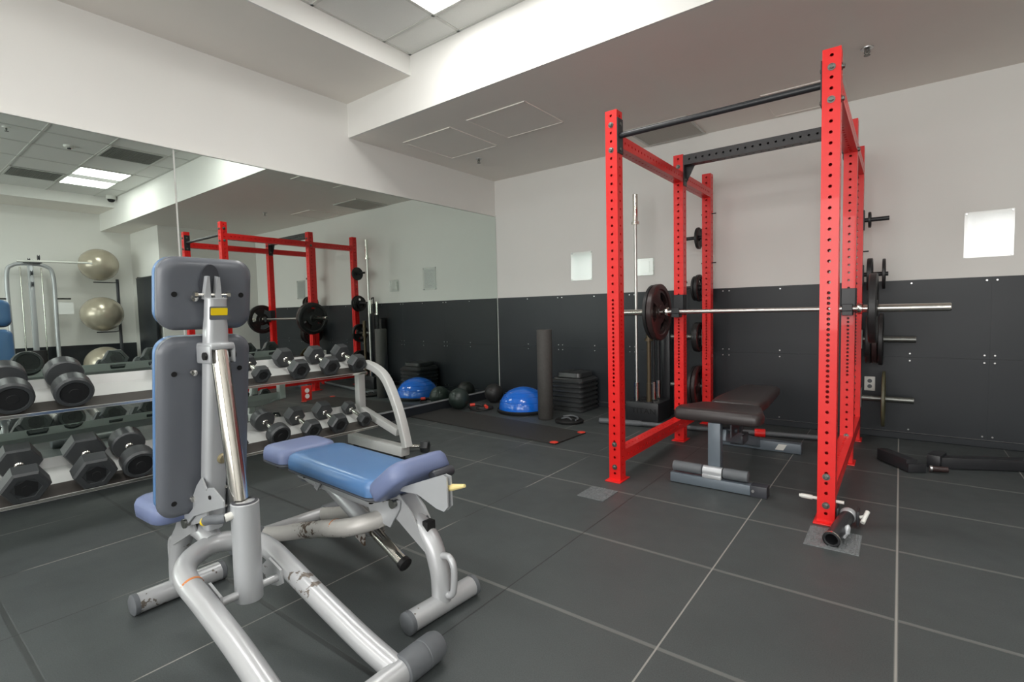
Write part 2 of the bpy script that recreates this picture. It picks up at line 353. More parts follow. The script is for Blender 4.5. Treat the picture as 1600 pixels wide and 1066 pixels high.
def sprinkler(x, y, z, lb):
    t = thing('sprinkler_head', lb, 'sprinkler', (x, y, z), 0, 'fire sprinklers')
    MB().lathe([(.036, 0), (.034, -.006), (.018, -.012)]).build('escutcheon', WHITE if z > 3 else SCREW, t)
    q = MB(); q.cyl((0, 0, -.01), (0, 0, -.03), .008); q.tube([(-.012, 0, -.012), (-.015, 0, -.03), (0, 0, -.045)], .003, 8); q.tube([(.012, 0, -.012), (.015, 0, -.03), (0, 0, -.045)], .003, 8)
    q.lathe([(.018, -.045), (.018, -.048)]).build('deflector', STEEL, t)
sprinkler(.48, -.85, HL, 'sprinkler head in the low ceiling near the mirror corner')
sprinkler(3.905, -.967, HL, 'sprinkler head in the low ceiling right of the power rack')
sprinkler(3.62, -3.90, HH, 'sprinkler head reflected at the top left of the mirror')
t = thing('smoke_detector', 'round white smoke detector on the tile ceiling, seen in the mirror', 'smoke detector', (3.90, -3.32, HH))
MB().lathe([(.055, 0), (.055, -.012), (.048, -.022), (.02, -.03), (.0, -.031)]).build('base', WHITE, t)
MB().lathe([(.02, -.028), (.018, -.042), (.0, -.043)]).build('sensor', DARKG, t)
t = thing('dome_camera', 'white dome security camera under the bulkhead, seen in the mirror', 'camera', (6.60, -2.22, HH))
MB().lathe([(.07, 0), (.07, -.05), (.06, -.06)]).build('housing', WHITE, t)
MB().lathe([(.055, -.06), (.05, -.08), (.035, -.1), (.0, -.11)]).build('dome', HOLE, t)

# wall mirrors
for k, (y0, y1, lb) in enumerate(((-3.594, -.004, 'large wall mirror panel reaching the back corner'), (-7.2, -3.606, 'wall mirror panel at the left edge of the picture, left of the seam'))):
    t = thing('wall_mirror', lb, 'mirror', (0, (y0+y1)/2, .109), 0, 'wall mirrors'); h = (y1-y0)/2
    MB().bx(0.001, .007, -h, h, 0, 2.177).build('glass', MIRROR, t, flat=True)
struct(MB().bx(0.0005, .016, -7.2, -.002, 2.287, 2.300).build('trim_8', WALL, flat=True))
struct(MB().bx(.0005, .018, -7.2, -.002, .094, .108).build('trim_9', SILVERC, flat=True))
struct(MB().bx(0.0005, .012, RY, -.002, 0, .092).build('baseboard_left', PANELB, flat=True))

# black rubber wall panels on the back wall
b = MB()
edges = [0.02, .948, 1.844, 2.793, 3.71, 4.63, 5.55, 6.228]
for a, c in zip(edges, edges[1:]):
    for z0, z1 in ((.055, .6555), (.6565, 1.26)):
        b.bx(a+.0002, c-.0002, -.012, 0, z0, z1)
struct(b.build('trim_10', PANELB, flat=True))
struct(MB().bx(.02, 6.228, -.022, 0, 0, .052, .004, 1).build('baseboard_back', PANELB))
b = MB()
def scr(x, z): b.cyl((x, -.0175, z), (x, -.012, z), .006, 8)
for e in edges[1:-1]:
    for dx in (-.028, .028):
        for dz in (-.028, .028): scr(e+dx, .656+dz)
        scr(e+dx, .08); scr(e+dx, 1.235)
for a, c in zip(edges, edges[1:]):
    m_ = (a+c)/2
    for dz in (-.028, .028): scr(m_, .656+dz)
    scr(m_, .08); scr(m_, 1.235)
struct(b.build('trim_11', SCREW))
struct(MB().bx(LX-.012, LX, -5.0, -1.70, 0, .66).build('trim_12', PANELB, flat=True))

# signs
def holder(name, x, z, w_, h_, lb, cat, m):
    t = thing(name, lb, cat, (x, -.001, z))
    MB().bx(-w_/2+.02, w_/2-.02, -.005, -.002, -h_/2+.02, h_/2-.02).build('printed_sheet', m, t, flat=True)
    MB().bx(-w_/2, w_/2, -.011, -.008, -h_/2, h_/2, .001, 1).build('acrylic_cover', CLEAR, t)
    for sx in (-1, 1):
        for sz in (-1, 1): MB().cyl((sx*(w_/2-.012), -.018, sz*(h_/2-.012)), (sx*(w_/2-.012), 0, sz*(h_/2-.012)), .006, 12).build('standoff', SCREW, t)
holder('wall_notice', 4.604, 1.57, .27, .335, 'clear-covered printed notice on the white wall at the right edge', 'sign', sign_mat('notice_r', 0, 0, .27, .335, 0))
holder('wall_notice', 1.238, 1.58, .27, .32, 'clear-covered printed notice on the white wall left of the power rack', 'sign', sign_mat('notice_l', 0, 0, .27, .32, 0))
t = thing('thermostat', 'wall thermostat under a clear cover behind the upright barbell', 'thermostat', (1.998, -.001, 1.515))
MB().bx(-.06, .045, -.022, 0, -.06, .06, .006).build('body', WHITE, t)
q = MB(); q.bx(-.09, .09, -.032, -.029, -.085, .085, .001, 1).bx(-.09, -.087, -.029, 0, -.085, .085).bx(.087, .09, -.029, 0, -.085, .085).bx(-.087, .087, -.029, 0, -.085, -.082).bx(-.087, .087, -.029, 0, .082, .085)
q.build('clear_cover', CLEAR, t)
t = thing('wall_outlet', 'white power outlet on the black wall panel right of the rack', 'outlet', (3.915, -.0125, .43))
MB().bx(-.036, .036, -.006, 0, -.058, .058, .003).build('face_plate', WHITE, t)
for z in (-.022, .022): MB().cyl((0, -.008, z), (0, -.005, z), .016, 16).build('socket', GREYCAP, t)
RO = thing('wall_outlet', 'red outlet plate with two white sockets set in the mirror behind the dumbbell rack', 'outlet', (.0075, -2.68, .42))
MB().bx(0, .008, -.045, .045, -.065, .065, .002).build('face_plate', mat('red_plate', srgb(190, 40, 30), .4), RO)
for z in (-.027, .022): MB().cyl((.008, 0, z), (.012, 0, z), .020, 18).build('socket', WHITE, RO)

# ================================================================ POWER RACK
def perforated(bm_, length, zs, wdt=.0762, dense_r=.0082, open_ends=True, faces=(0, 1, 2, 3), wid_y=None):
    """square tube along +z with round holes at (z, spacing) on its faces"""
    hw = wdt/2; cw = .013; bm = bm_.bm
    for fi in range(4):
        a = fi*PI/2; nrm = Vector((math.cos(a), math.sin(a), 0)); tan = Vector((-math.sin(a), math.cos(a), 0))
        P_ = lambda u, z, d=0: bm.verts.new(nrm*(hw-d)+tan*u+Vector((0, 0, z)))
        def quad(u0, u1, z0, z1):
            if z1-z0 < 1e-5 or u1-u0 < 1e-5: return
            bm.faces.new((P_(u0, z0), P_(u1, z0), P_(u1, z1), P_(u0, z1)))
        if fi not in faces: quad(-hw, hw, 0, length); continue
        quad(-hw, -cw, 0, length); quad(cw, hw, 0, length); zprev = 0
        for z, sp in zs:
            h = min(sp/2, cw); quad(-cw, cw, zprev, z-h); zprev = z+h
            outer = [(cw, 0), (cw, h), (0, h), (-cw, h), (-cw, 0), (-cw, -h), (0, -h), (cw, -h)]
            O = [P_(u, z+v) for u, v in outer]
            I = [P_(dense_r*math.cos(k*PI/4), z+dense_r*math.sin(k*PI/4)) for k in range(8)]
            J = [P_(dense_r*math.cos(k*PI/4), z+dense_r*math.sin(k*PI/4), .005) for k in range(8)]
            for k in range(8):
                n_ = (k+1) % 8; bm.faces.new((O[k], O[n_], I[n_], I[k])); bm.faces.new((I[k], I[n_], J[n_], J[k]))
        quad(-cw, cw, zprev, length)
    q = [bm.verts.new((x, y, length)) for x, y in ((-hw, -hw), (hw, -hw), (hw, hw), (-hw, hw))]; bm.faces.new(q)
    q = [bm.verts.new((x, y, 0)) for x, y in ((-hw, -hw), (hw, -hw), (hw, hw), (-hw, hw))]; bm.faces.new(list(reversed(q)))
def hole_list(length):
    zs = []; z = .05
    while z < length-.03:
        if .60 <= z <= 1.13: zs.append((z, .0254)); z += .0254
        else: zs.append((z, .0508)); z += .0508
    return zs
RH = 2.292
XL, XR = 2.648+.0381, 3.865-.0381
YF, YM, YR = -2.181+.0381, -1.003+.0381, -.267+.0381
rack = thing('power_rack', 'tall red six-post power rack with black crossmembers', 'power rack', ((XL+XR)/2, YM, 0))
ox, oy = (XL+XR)/2, YM
def rl(o, x, y, z=0): o.location = (x-ox, y-oy, z); return o
b = MB(); perforated(b, RH, hole_list(RH)); post0 = b.build('upright_post', RED, rack, flat=True); rl(post0, XL, YF)
posts = [(x, y) for x in (XL, XR) for y in (YF, YM, YR)]
for x, y in posts[1:]:
    o = post0.copy(); C.objects.link(o); rl(o, x, y)
b = MB(); b.bx(-.052, .052, -.075, .075, 0, .008, .003); b.bx(-.0385, .0385, -.041, .041, .008, .016)
fp = b.build('foot_plate', RED, rack)
for i, (x, y) in enumerate(posts):
    o = fp if i == 0 else fp.copy()
    if i: C.objects.link(o)
    rl(o, x, y); 
def beam(x0, y0, x1, y1, z, m, name='side_rail'):
    d = Vector((x1-x0, y1-y0, 0)); Lg = d.length
    zs = []; n = int((Lg-.08)/.0508); st = (Lg-n*.0508)/2
    for k in range(n+1): zs.append((st+k*.0508, .0508))
    b = MB(); perforated(b, Lg, zs)
    bmesh.ops.transform(b.bm, matrix=Vector((0, 0, 1)).rotation_difference(d.normalized()).to_matrix().to_4x4(), verts=b.bm.verts[:])
    bmesh.ops.translate(b.bm, vec=(x0-ox, y0-oy, z), verts=b.bm.verts[:])
    return b.build(name, m, rack, flat=True)
h = .0385
for x in (XL, XR):
    for ya, yb in ((YF, YM), (YM, YR)):
        beam(x, ya+h, x, yb-h, 2.115, RED); beam(x, ya+h, x, yb-h, .155, RED)
b = MB()
beam(XL+h, YM, XR-h, YM, 2.245, mat('black_beam', srgb(66, 66, 68), .4, noise=.1), 'top_crossmember')
for s_, x in ((1, XL+h), (-1, XR-h)):     # black gusset plates under the crossmember
    q = MB(); xx = x-ox
    q.prism([(0, 2.285), (s_*.006, 2.285), (s_*.006, 2.05), (0, 2.05)], -.035, .035, lambda u, v, w_: (xx+u, w_, v))
    q.prism([(0, 2.206), (s_*.07, 2.206), (0, 2.07)], -.004, .004, lambda u, v, w_: (xx+u, w_+.03, v)); q.build('gusset_plate', BLACKP, rack)
    q = MB(); q.bx(xx, xx+s_*.006, YF-oy-.037, YF-oy+.037, 2.035, 2.245, .001, 1); q.build('pull_up_plate', BLACKP, rack)
MB().cyl((XL+h+.006-ox, YF-oy, 2.142), (XR-h-.006-ox, YF-oy, 2.142), .017, 24).build('pull_up_bar', BLACKP, rack)
# bolts
bz = []
def bolt(x, y, z, dx, dy, parent=rack):
    q = MB(); d = Vector((dx, dy, 0)); c = Vector((x-ox, y-oy, z))+d*.0382
    q.lathe([(.017, 0), (.017, .003)], c, d, 16); q.lathe([(.012, .003), (.012, .011), (.008, .013)], c, d, 6)
    q.build('bolt', STEEL, parent, sharp=25)
for x in (XL, XR):
    for z in (.09, .235, 2.055, 2.205): bolt(x, YF, z, 0, -1)
    for z in (.19,): bolt(x, YM, z, 0, -1)
    s_ = 1 if x == XL else -1
    for z in (2.06, 2.21):
        bolt(x, YF, z, s_, 0); bolt(x, YF, z, -s_, 0)
    bolt(x, YM, 2.10, s_, 0); bolt(x, YM, 2.20, 0, -1); bolt(x, YM, 2.10, -s_, 0)
# weight pegs
PZL = (1.73, 1.27, .807, .344); pegs = []
for x, s_, ends in ((XL, -1, (.26, .30, .34, .345)), (XR, 1, (.20, .20, .375, .37))):
    for z, e in zip((1.73, 1.27 if s_ < 0 else 1.31, .807, .344), ends):
        q = MB(); x0 = x+s_*.0382-ox
        q.bx(min(x0, x0+s_*.008), max(x0, x0+s_*.008), YR-oy-.035, YR-oy+.035, z-.075, z+.075, .002, 1)
        q.cyl((x0+s_*.008, YR-oy, z), (x+s_*e-ox, YR-oy, z), .0245 if z < 1.2 else .0165, 20)
        q.build('weight_peg', STEEL if z < 1.2 else BLACKP, rack)
# thin band pins
for x, y, z in ((XL, YR, 1.935), (XL, YR, 1.49), (XR, YR, 1.49)):
    q = MB(); q.cyl((x-.055-ox, y-oy, z), (x+.075-ox, y-oy, z), .005, 10); q.build('band_pin', BLACK, rack)
# J cups
for x in (XL, XR):
    q = MB(); yy = YM-oy-.0382
    q.bx(x-ox-.044, x-ox+.044, yy-.01, yy, 1.03, 1.19, .002, 1)
    q.bx(x-ox-.03, x-ox+.03, yy-.085, yy-.01, 1.01, 1.04, .003, 1)
    q.bx(x-ox-.03, x-ox+.03, yy-.085, yy-.072, 1.04, 1.085, .003, 1)
    q.bx(x-ox-.044, x-ox-.038, yy-.01, yy+.06, 1.03, 1.19); q.bx(x-ox+.038, x-ox+.044, yy-.01, yy+.06, 1.03, 1.19)
    q.build('bar_hook', BLACKP, rack)
# textured rubber pads by the front feet
def texpad(x0, y0, w_, d_, rz, lb):
    q = MB(); q.bx(-w_/2, w_/2, -d_/2, d_/2, 0, .003)
    for i in range(16):
        for j in range(16):
            if random.random() < .8: q.bx(-w_/2+(i+.15)*w_/16, -w_/2+(i+.75)*w_/16, -d_/2+(j+.15)*d_/16, -d_/2+(j+.55)*d_/16, .003, .0055)
    o = q.build('textured_pad', mat('grey_pad', srgb(116, 120, 122), .5, noise=.5, nscale=90), None, flat=True); o.location = (x0, y0, .0005); o.rotation_euler = (0, 0, rz)
    props(o, lb, 'rubber pad', 'textured pads under the rack feet')
texpad(2.70, -2.44, .17, .19, 0, 'small speckled pad on the floor below the front-left rack foot')
texpad(3.875, -2.37, .21, .24, 0, 'speckled pad on the floor under the landmine tube at the front-right rack post')

# ================================================================ BARBELLS AND PLATES
def bar_geom(q, length, sl, ax, c, rs=.025, rb=.014):
    pass
def barbell(label, group=None, m1=BARST, m2=CHROME, half=1.09, inner=.655):
    t = thing('barbell', label, 'barbell', group=group)
    q = MB(); q.cyl((-inner, 0, 0), (inner, 0, 0), .0155, 20); q.build('shaft', m1, t)
    for s_ in (-1, 1):
        q = MB(); q.lathe([(.0142, -.03), (.034, -.03), (.036, -.026), (.036, -.002), (.025, 0), (.025, half-inner-.004), (.022, half-inner)], (s_*inner, 0, 0), (s_, 0, 0), 24)
        q.build('sleeve', m2, t)
    return t
bb = barbell('chrome barbell loaded with plates, racked across the red power rack'); bb.location = (3.256, -1.066, 1.0542)
def plate(label, R, th, m, name='weight_plate', cat='weight plate', grips=3, group='plates on the rack', hole=.0265, rot=0, hub=True):
    """disc, axis local X, centre at origin, with hand slots"""
    b = MB(); n = 48
    def rg(r, x): return [b.bm.verts.new((x, r*math.cos(2*PI*k/n), r*math.sin(2*PI*k/n))) for k in range(n)]
    e = th/2; prof = [(hole, -e), (R*.22, -e), (R*.25, -e*.55), (R*.78, -e*.55), (R*.82, -e), (R*.97, -e), (R, -e*.7), (R, e*.7), (R*.97, e), (R*.82, e), (R*.78, e*.55), (R*.25, e*.55), (R*.22, e), (hole, e)]
    rings = [rg(r, x) for r, x in prof]; 
    slots = set()
    if grips:
        for g in range(grips):
            c0 = int(n*g/grips+rot); w_ = int(n/grips*.56)
            for k in range(w_): slots.add((c0+k) % n)
    mid = {}
    # split web rings for the slots
    rA1, rA2 = rg(R*.42, -e*.55), rg(R*.70, -e*.55); rB1, rB2 = rg(R*.42, e*.55), rg(R*.70, e*.55)
    seq = rings[:3]+[rA1, rA2]+rings[3:11]+[rB2, rB1]+rings[11:]
    iA, iB = 3, 13
    N = len(seq)
    for i in range(N):
        a, c = seq[i], seq[(i+1) % N]
        for k in range(n):
            if k in slots and (i == iA or i == iB): continue
            b.bm.faces.new((a[k], a[(k+1) % n], c[(k+1) % n], c[k]))
    for k in range(n):
        if k in slots:
            k1 = (k+1) % n
            b.bm.faces.new((rA1[k], rA1[k1], rB1[k1], rB1[k])); b.bm.faces.new((rA2[k], rA2[k1], rB2[k1], rB2[k]))
            if (k-1) % n not in slots: b.bm.faces.new((rA1[k], rA2[k], rB2[k], rB1[k]))
            if k1 not in slots: b.bm.faces.new((rA1[k1], rA2[k1], rB2[k1], rB1[k1]))
    o = b.build(name, m, None); return props(o, label, cat, group)
def put(o, x, y, z): o.location = (x, y, z); return o
put(plate('large worn brown-black plate on the left end of the racked barbell', .228, .045, IRONB, rot=4), 2.548, -1.066, 1.0542)
put(plate('large black plate just outside the brown one on the left end of the racked barbell', .222, .03, IRON, rot=10), 2.508, -1.066, 1.0542)
put(plate('large black plate on the right end of the racked barbell', .225, .045, IRON, rot=2), 3.966, -1.066, 1.0542)
yr = YR
put(plate('small black plate on the top left storage peg', .10, .022, IRON, grips=0), 2.605, yr, 1.725)
put(plate('black plate on the second left storage peg from the top', .125, .03, IRON, rot=5), 2.608, yr, 1.265)
put(plate('thinner outer black plate on the second left storage peg', .115, .022, IRON, rot=9), 2.575, yr, 1.263)
put(plate('thick black plate on the third left storage peg from the top', .14, .05, IRON, rot=1), 2.60, yr, .807)
put(plate('worn brown plate on the lowest left storage peg', .195, .035, IRONB, rot=7), 2.606, yr, .344)
put(plate('dark plate outside the worn one on the lowest left storage peg', .19, .03, IRON, rot=11), 2.568, yr, .344)
put(plate('small black plate against the right rear post on the top right peg', .06, .018, IRON, grips=0), 3.905, yr, 1.73)
put(plate('black plate against the post on the second right peg', .125, .035, IRON, rot=3), 3.912, yr, 1.31)
put(plate('thin black plate at the outer end of the second right peg', .115, .02, IRON, rot=8), 4.0, yr, 1.31)
put(plate('black plate against the post on the third right peg', .19, .035, IRON, rot=3), 3.912, yr, .807)
put(plate('middle black plate on the third right peg', .19, .035, IRONB, rot=6), 3.952, yr, .807)
put(plate('outer black plate on the third right peg', .20, .03, IRON, rot=12), 3.989, yr, .807)
put(plate('olive-rimmed thin plate hanging on the lowest right peg', .215, .022, IRONO, rot=2), 4.012, yr, .344)

# bar lying on the floor behind the rack
d = Vector((3.60-1.84, .325, 0)); 
t = thing('floor_bar', 'dark grey bar with a red collar lying on the floor along the back wall', 'bar', (1.835, -.757, .0265), math.atan2(d.y, d.x))
MB().cyl((0, 0, 0), (.40, 0, 0), .026, 20).build('end_sleeve', GREYCAP, t)
MB().cyl((.40, 0, 0), (1.80, 0, 0), .020, 20).build('shaft', GREYCAP, t)
MB().lathe([(.020, 1.34), (.034, 1.34), (.036, 1.36), (.036, 1.41), (.034, 1.42), (.020, 1.42)], (0, 0, 0), (1, 0, 0), 20).build('collar', RED, t)

# ================================================================ BAR HOLDER (TITAN) WITH UPRIGHT BARS
t = thing('bar_holder', 'black steel bar holder block lettered TITAN behind the rack', 'bar holder', (2.14, -.315, 0))
MB().bx(-.165, .165, -.165, .165, 0, .185, .006).build('block', BLACKP, t)
q = MB()
for x, y in ((-.06, -.12), (-.06, .0), (-.06, .12), (.06, -.12), (.06, 0), (.06, .12)): q.torus((x, y, .188), (0, 0, 1), .034, .006, 20, 8)
q.build('tube_rim', BLACKP, t)
def text_obj(txt, size, m, parent, mtx, name='lettering', ext=.0015):
    cu = bpy.data.curves.new('txt', 'FONT'); cu.body = txt; cu.size = size; cu.extrude = ext; cu.align_x = 'CENTER'; cu.align_y = 'CENTER'
    tmp = bpy.data.objects.new('tmp', cu); C.objects.link(tmp); bpy.context.view_layer.update()
    me = bpy.data.meshes.new_from_object(tmp.evaluated_get(bpy.context.evaluated_depsgraph_get())); bpy.data.objects.remove(tmp)
    me.transform(mtx); me.materials.clear(); me.materials.append(m); o = bpy.data.objects.new(name, me); C.objects.link(o); o.parent = parent; return o
text_obj('TITAN', .075, mat('titan_black', srgb(14, 14, 15), .5), t, Matrix.Translation((.02, -.1665, .10)) @ Matrix.Rotation(PI/2, 4, 'X') @ Matrix.Scale(1.15, 4, (1, 0, 0)))
def upright_bar(x, y, ztop, lb, m1, m2, rs=.025, sl=.30, lean=(0, 0), zb=.19, rb=.014, cap=True):
    t = thing('barbell', lb, 'barbell', (x, y, zb), 0, 'bars standing in the bar holder'); L = ztop-zb
    P_ = lambda z: (lean[0]*z, lean[1]*z, z)
    MB().cyl(P_(0), P_(L-sl), rb, 16).build('shaft', m1, t)
    MB().cyl(P_(L-sl), P_(L), rs, 20).build('sleeve', m2, t)
    MB().cyl(P_(L-sl-.025), P_(L-sl), rs*1.5, 20).build('collar', m2, t)
    if rs > .02: MB().cyl(P_(0), P_(.18), rs, 16).build('lower_sleeve', m2, t)
upright_bar(2.075, -.435, 2.175, 'tallest chrome barbell standing in the bar holder', BARST, CHROME, sl=.26)
upright_bar(2.20, -.315, 1.30, 'short curl bar with a chrome sleeve standing in the holder, behind the loaded plate', BLACKP, CHROME, sl=.17, rb=.014)
upright_bar(2.20, -.195, 1.28, 'short black bar with a bright sleeve standing nearest the wall', BLACKP, CHROME, sl=.17, rb=.02)
upright_bar(2.20, -.435, 1.0, 'short bronze coloured bar standing in the front row of the holder', mat('bronze', srgb(96, 84, 66), .4, .6), mat('bronze2', srgb(96, 84, 66), .4, .6), sl=.2, rb=.02)
t = thing('hooked_bar', 'black hooked bar leaning upright against the wall behind the holder', 'hooked bar', (2.40, -.10, 0))
MB().tube(smooth_path([(0, 0, 0), (0, 0, .7), (0, 0, 1.30), (.01, 0, 1.34), (.04, 0, 1.345), (.05, 0, 1.32)], 6), .009, 10).build('rod', BLACK, t)
t = thing('square_post', 'black square steel attachment standing behind the bar holder', 'attachment', (2.245, -.08, 0))
MB().bx(-.04, .04, -.04, .04, 0, 1.02, .003).build('tube', BLACKP, t)
MB().bx(-.045, .045, -.045, .045, 1.02, 1.035, .003).build('end_cap', BLACK, t)

# ================================================================ BLUE BENCHES IN FRONT
def gym_bench(name, label, loc, rz, theta, pv, seat_ang, flat):
    """local x runs from the front foot (0) to the rear crossbar (1.1)"""
    t = thing(name, label, 'weight bench', loc, rz, 'blue padded adjustable benches')
    R_ = .036
    q = MB(); q.cyl((0, -.148, .038), (0, .148, .038), .037, 24); ff = q.build('front_foot', SILVER, t)
    for s_ in (-1, 1): MB().lathe([(.039, -.004), (.039, .012), (.030, .018)], (0, s_*.148, .038), (0, s_, 0), 24).build('end_cap', GREYCAP, ff)
    q = MB(); q.tube(smooth_path([(0, 0, .05), (.008, 0, .16), (.055, 0, .262), (.15, 0, .318), (.25, 0, .318), (.31, 0, .295)], 7), R_, 20)
    lg = q.build('front_leg', SILVER, t)
    q = MB(); q.tube(smooth_path([(-.005, 0, .215), (-.045, 0, .222), (-.068, 0, .19), (-.066, 0, .12), (-.05, 0, .085), (-.005, 0, .08)], 6), .012, 12); q.build('carry_handle', SILVER, t)
    hw = .137
    pts = [(1.085, -hw-.012, .05), (.95, -hw-.006, .088), (.75, -hw, .154), (.55, -hw, .216), (.44, -hw, .247), (.37, -.118, .266), (.325, -.065, .28), (.308, 0, .287), (.325, .065, .28), (.37, .118, .266), (.44, hw, .247), (.55, hw, .216), (.75, hw, .154), (.95, hw+.006, .088), (1.085, hw+.012, .05)]
    q = MB(); q.tube(smooth_path(pts, 5), R_*.97, 20); uf = q.build('u_frame', WORN if flat else SILVER, t)
    for s_ in ((-1,) if flat is False else (1,)):      # orange wear mark round one tube
        a, c = Vector((.462, s_*hw, .2415)), Vector((.478, s_*hw, .237)); q = MB()
        q.lathe([(.0350, 0), (.0356, .001), (.0356, .008), (.0350, .009)], a, c-a, 24, (False, False)); q.build('wear_mark', ORANGE, uf)
    q = MB(); q.cyl((1.10, -.26, .046), (1.10, .26, .046), .037, 24); rc = q.build('rear_crossbar', SILVER, t)
    for s_ in (-1, 1):
        q = MB(); q.lathe([(.040, 0), (.045, .004), (.046, .07), (.046, .078), (.0435, .080), (.0435, .084), (.046, .086), (.046, .135), (.040, .152), (.0, .156)], (1.10, s_*.155, .046), (0, s_, 0), 28, (True, False)); q.build('rubber_foot', GREYCAP, rc)
    # backrest frame of reference
    ct, st = math.cos(theta), math.sin(theta); px, pz = pv
    def bp(u, v, y=0): return (px+u*st-v*ct, y, pz+u*ct+v*st)
    WP = .294 if not flat else .284
    def pad(u0, u1, wd, v0, v1, name_, m, rad=.05, crown=.012, taper=1.0):
        q = MB(); rings = []; n0 = 8
        uc = (u0+u1)/2; ll = u1-u0
        prof = [(-.010, v0), (0, v0+.006), (0, v0+(v1-v0)*.55), (-.006, v1-.012), (-.016, v1-.004), (-.03, v1)]
        for ins, v in prof:
            pr = rrect(ll+2*ins, wd+2*ins, max(.01, rad+ins*.8), n0)
            rings.append([q.bm.verts.new(bp(uc+a, v, b_*(1+(taper-1)*(a/ll+.5)))) for a, b_ in pr])
        # crowned centre
        pr = rrect((ll)*.5, (wd)*.5, rad*.5, n0); rings.append([q.bm.verts.new(bp(uc+a, v1+crown*.5, b_)) for a, b_ in pr])
        q.loft(rings); return q.build(name_, m, t, sharp=60)
    for (u0, u1, nm, pm) in ((.013 if not flat else 0.0, .645 if not flat else .68, 'back', BLUE), (.668 if not flat else .69, .908 if not flat else .93, 'head', BLUED if flat else BLUE)):
        sh = pad(u0, u1, WP, -.012, .030, nm+'_pad_shell', SHELL, .055, -.004) if not flat else pad(u0, u1, WP, -.004, .016, nm+'_pad_shell', SHELL, .055, -.004)
        # rounded rear face of the shell
        q = MB(); rings = []
        ll = u1-u0; uc = (u0+u1)/2
        for ins, v in (((0, -.004), (-.006, -.014), (-.018, -.021), (-.034, -.024)) if not flat else ((-.004, -.002), (-.014, -.010), (-.028, -.018), (-.044, -.022))):
            rings.append([q.bm.verts.new(bp(uc+a, v, b_)) for a, b_ in rrect(ll+2*ins, WP+2*ins, .055+ins*.8, 8)])
        rings.append([q.bm.verts.new(bp(uc+a, -.018, b_)) for a, b_ in rrect(ll*.45, .11, .05, 8)])
        q.loft(rings); q.build('shell_back', SHELL, sh, sharp=60)
        pad(u0+.004, u1-.004, (WP-.012 if not flat else WP+.002), (.022 if not flat else .006), .075, nm+'_pad', pm, .055, .004)
        ys = (-.105, .105)
        for y_ in ys:
            for u_ in ((u0+.5*(u1-u0),) if nm == 'head' else (u0+.06, u1-.12)):
                q = MB(); q.lathe([(.009, -.0245), (.0085, -.0225), (.0065, -.0225), (.0065, -.0215)], bp(u_, 0, y_), Vector(bp(0, 1, 0))-Vector(bp(0, 0, 0)), 14)
                q.build('screw_recess', HOLE, sh)
        for y_ in (-.047, .047):
            for u_ in ((u0+.45*(u1-u0),) if nm == 'head' else (u0+.06, u1-.12)):
                q = MB(); q.lathe([(.012, -.026), (.010, -.034), (.0, -.036)], bp(u_, 0, y_), Vector(bp(0, 1, 0))-Vector(bp(0, 0, 0)), 12); q.build('mount_bolt', CHROME, sh)
    # spine post behind the pads
    q = MB(); rings = []
    for u, wy, wv, vc in ((-.03, .060, .05, -.070), (.02, .071, .058, -.072), (.62, .071, .058, -.074), (.68, .069, .056, -.072), (.72, .064, .05, -.070), (.782, .063, .048, -.070)):
        rings.append([q.bm.verts.new(bp(u, vc+a, b_)) for a, b_ in rrect(wv, wy, .019, 5)])
    q.loft(rings); sp_ = q.build('backrest_spine', SILVERC, t, sharp=40)
    # label plate with yellow warning strip
    q = MB(); q.prism(rrect(.044, .058, .004), -.0965, -.0935, lambda a, b_, w_: bp(.735+a, w_, b_)); q.build('label_plate', SHELL, sp_)
    q = MB(); q.prism(rrect(.024, .052, .003), -.0980, -.0964, lambda a, b_, w_: bp(.740+a, w_, b_)); q.build('warning_label', YELLOW, sp_)
    # drop shaped socket and prongs joining spine to head pad
    q = MB(); poly = []
    for k in range(24):
        a = 2*PI*k/24; rr_ = .028+.016*max(0, -math.sin(a)); poly.append((.865+math.sin(a)*rr_*1.6-.02, math.cos(a)*rr_*1.0))
    q.prism(poly, -.031, -.020, lambda a, b_, w_: bp(a, w_, b_)); q.build('pivot_socket', DARKG, t)
    for y_ in (-.016, .016):
        q = MB(); q.prism([(.775, -.010), (.775, .012), (.85, .004), (.852, -.004)], -.055, -.033, lambda a, b_, w_: bp(a, w_, y_+b_*(1 if y_ > 0 else -1))); q.build('prong', SILVERC, t)
    q = MB(); q.cyl(bp(.79, -.045, -.05), bp(.79, -.045, .05), .006, 12); q.lathe([(.011, 0), (.011, .010)], bp(.79, -.045, -.056), (0, 1, 0), 6); q.lathe([(.011, 0), (.011, .010)], bp(.79, -.045, .046), (0, 1, 0), 6); q.build('cross_bolt', CHROME, t)
    # gas strut: chrome rod and outer cylinder
    if not flat:
        top = Vector((.432, 0, .988)); bot = Vector((.530, 0, .42)); c0 = Vector((.552, 0, .492)); c1 = Vector((.548, 0, .165)); cr, rr_ = .0425, .028
    else:
        top = Vector((.30, 0, .205)); bot = Vector((.255, 0, .115)); c0 = Vector((.78, 0, .345)); c1 = Vector((.42, 0, .20)); cr, rr_ = .036, .024
        d_ = (c1-c0).normalized(); top = c1-d_*.02; bot = c1+d_*.21
    q = MB(); q.cyl(top, bot, rr_, 28); q.build('chrome_rod', CHROME, t)
    if flat: d_ = (bot-top).normalized(); q = MB(); q.lathe([(rr_+.003, 0), (rr_+.004, .02), (rr_*.6, .028)], bot, d_, 24); q.build('rod_cap', BLACK, t)
    d_ = (c1-c0).normalized(); Lc = (c1-c0).length
    q = MB(); q.lathe([(cr-.006, .002), (cr-.003, 0), (cr, .003), (cr, Lc-.003), (cr-.003, Lc), (cr-.006, Lc-.002)], c0, d_, 36); q.build('strut_cylinder', SILVERC, t)
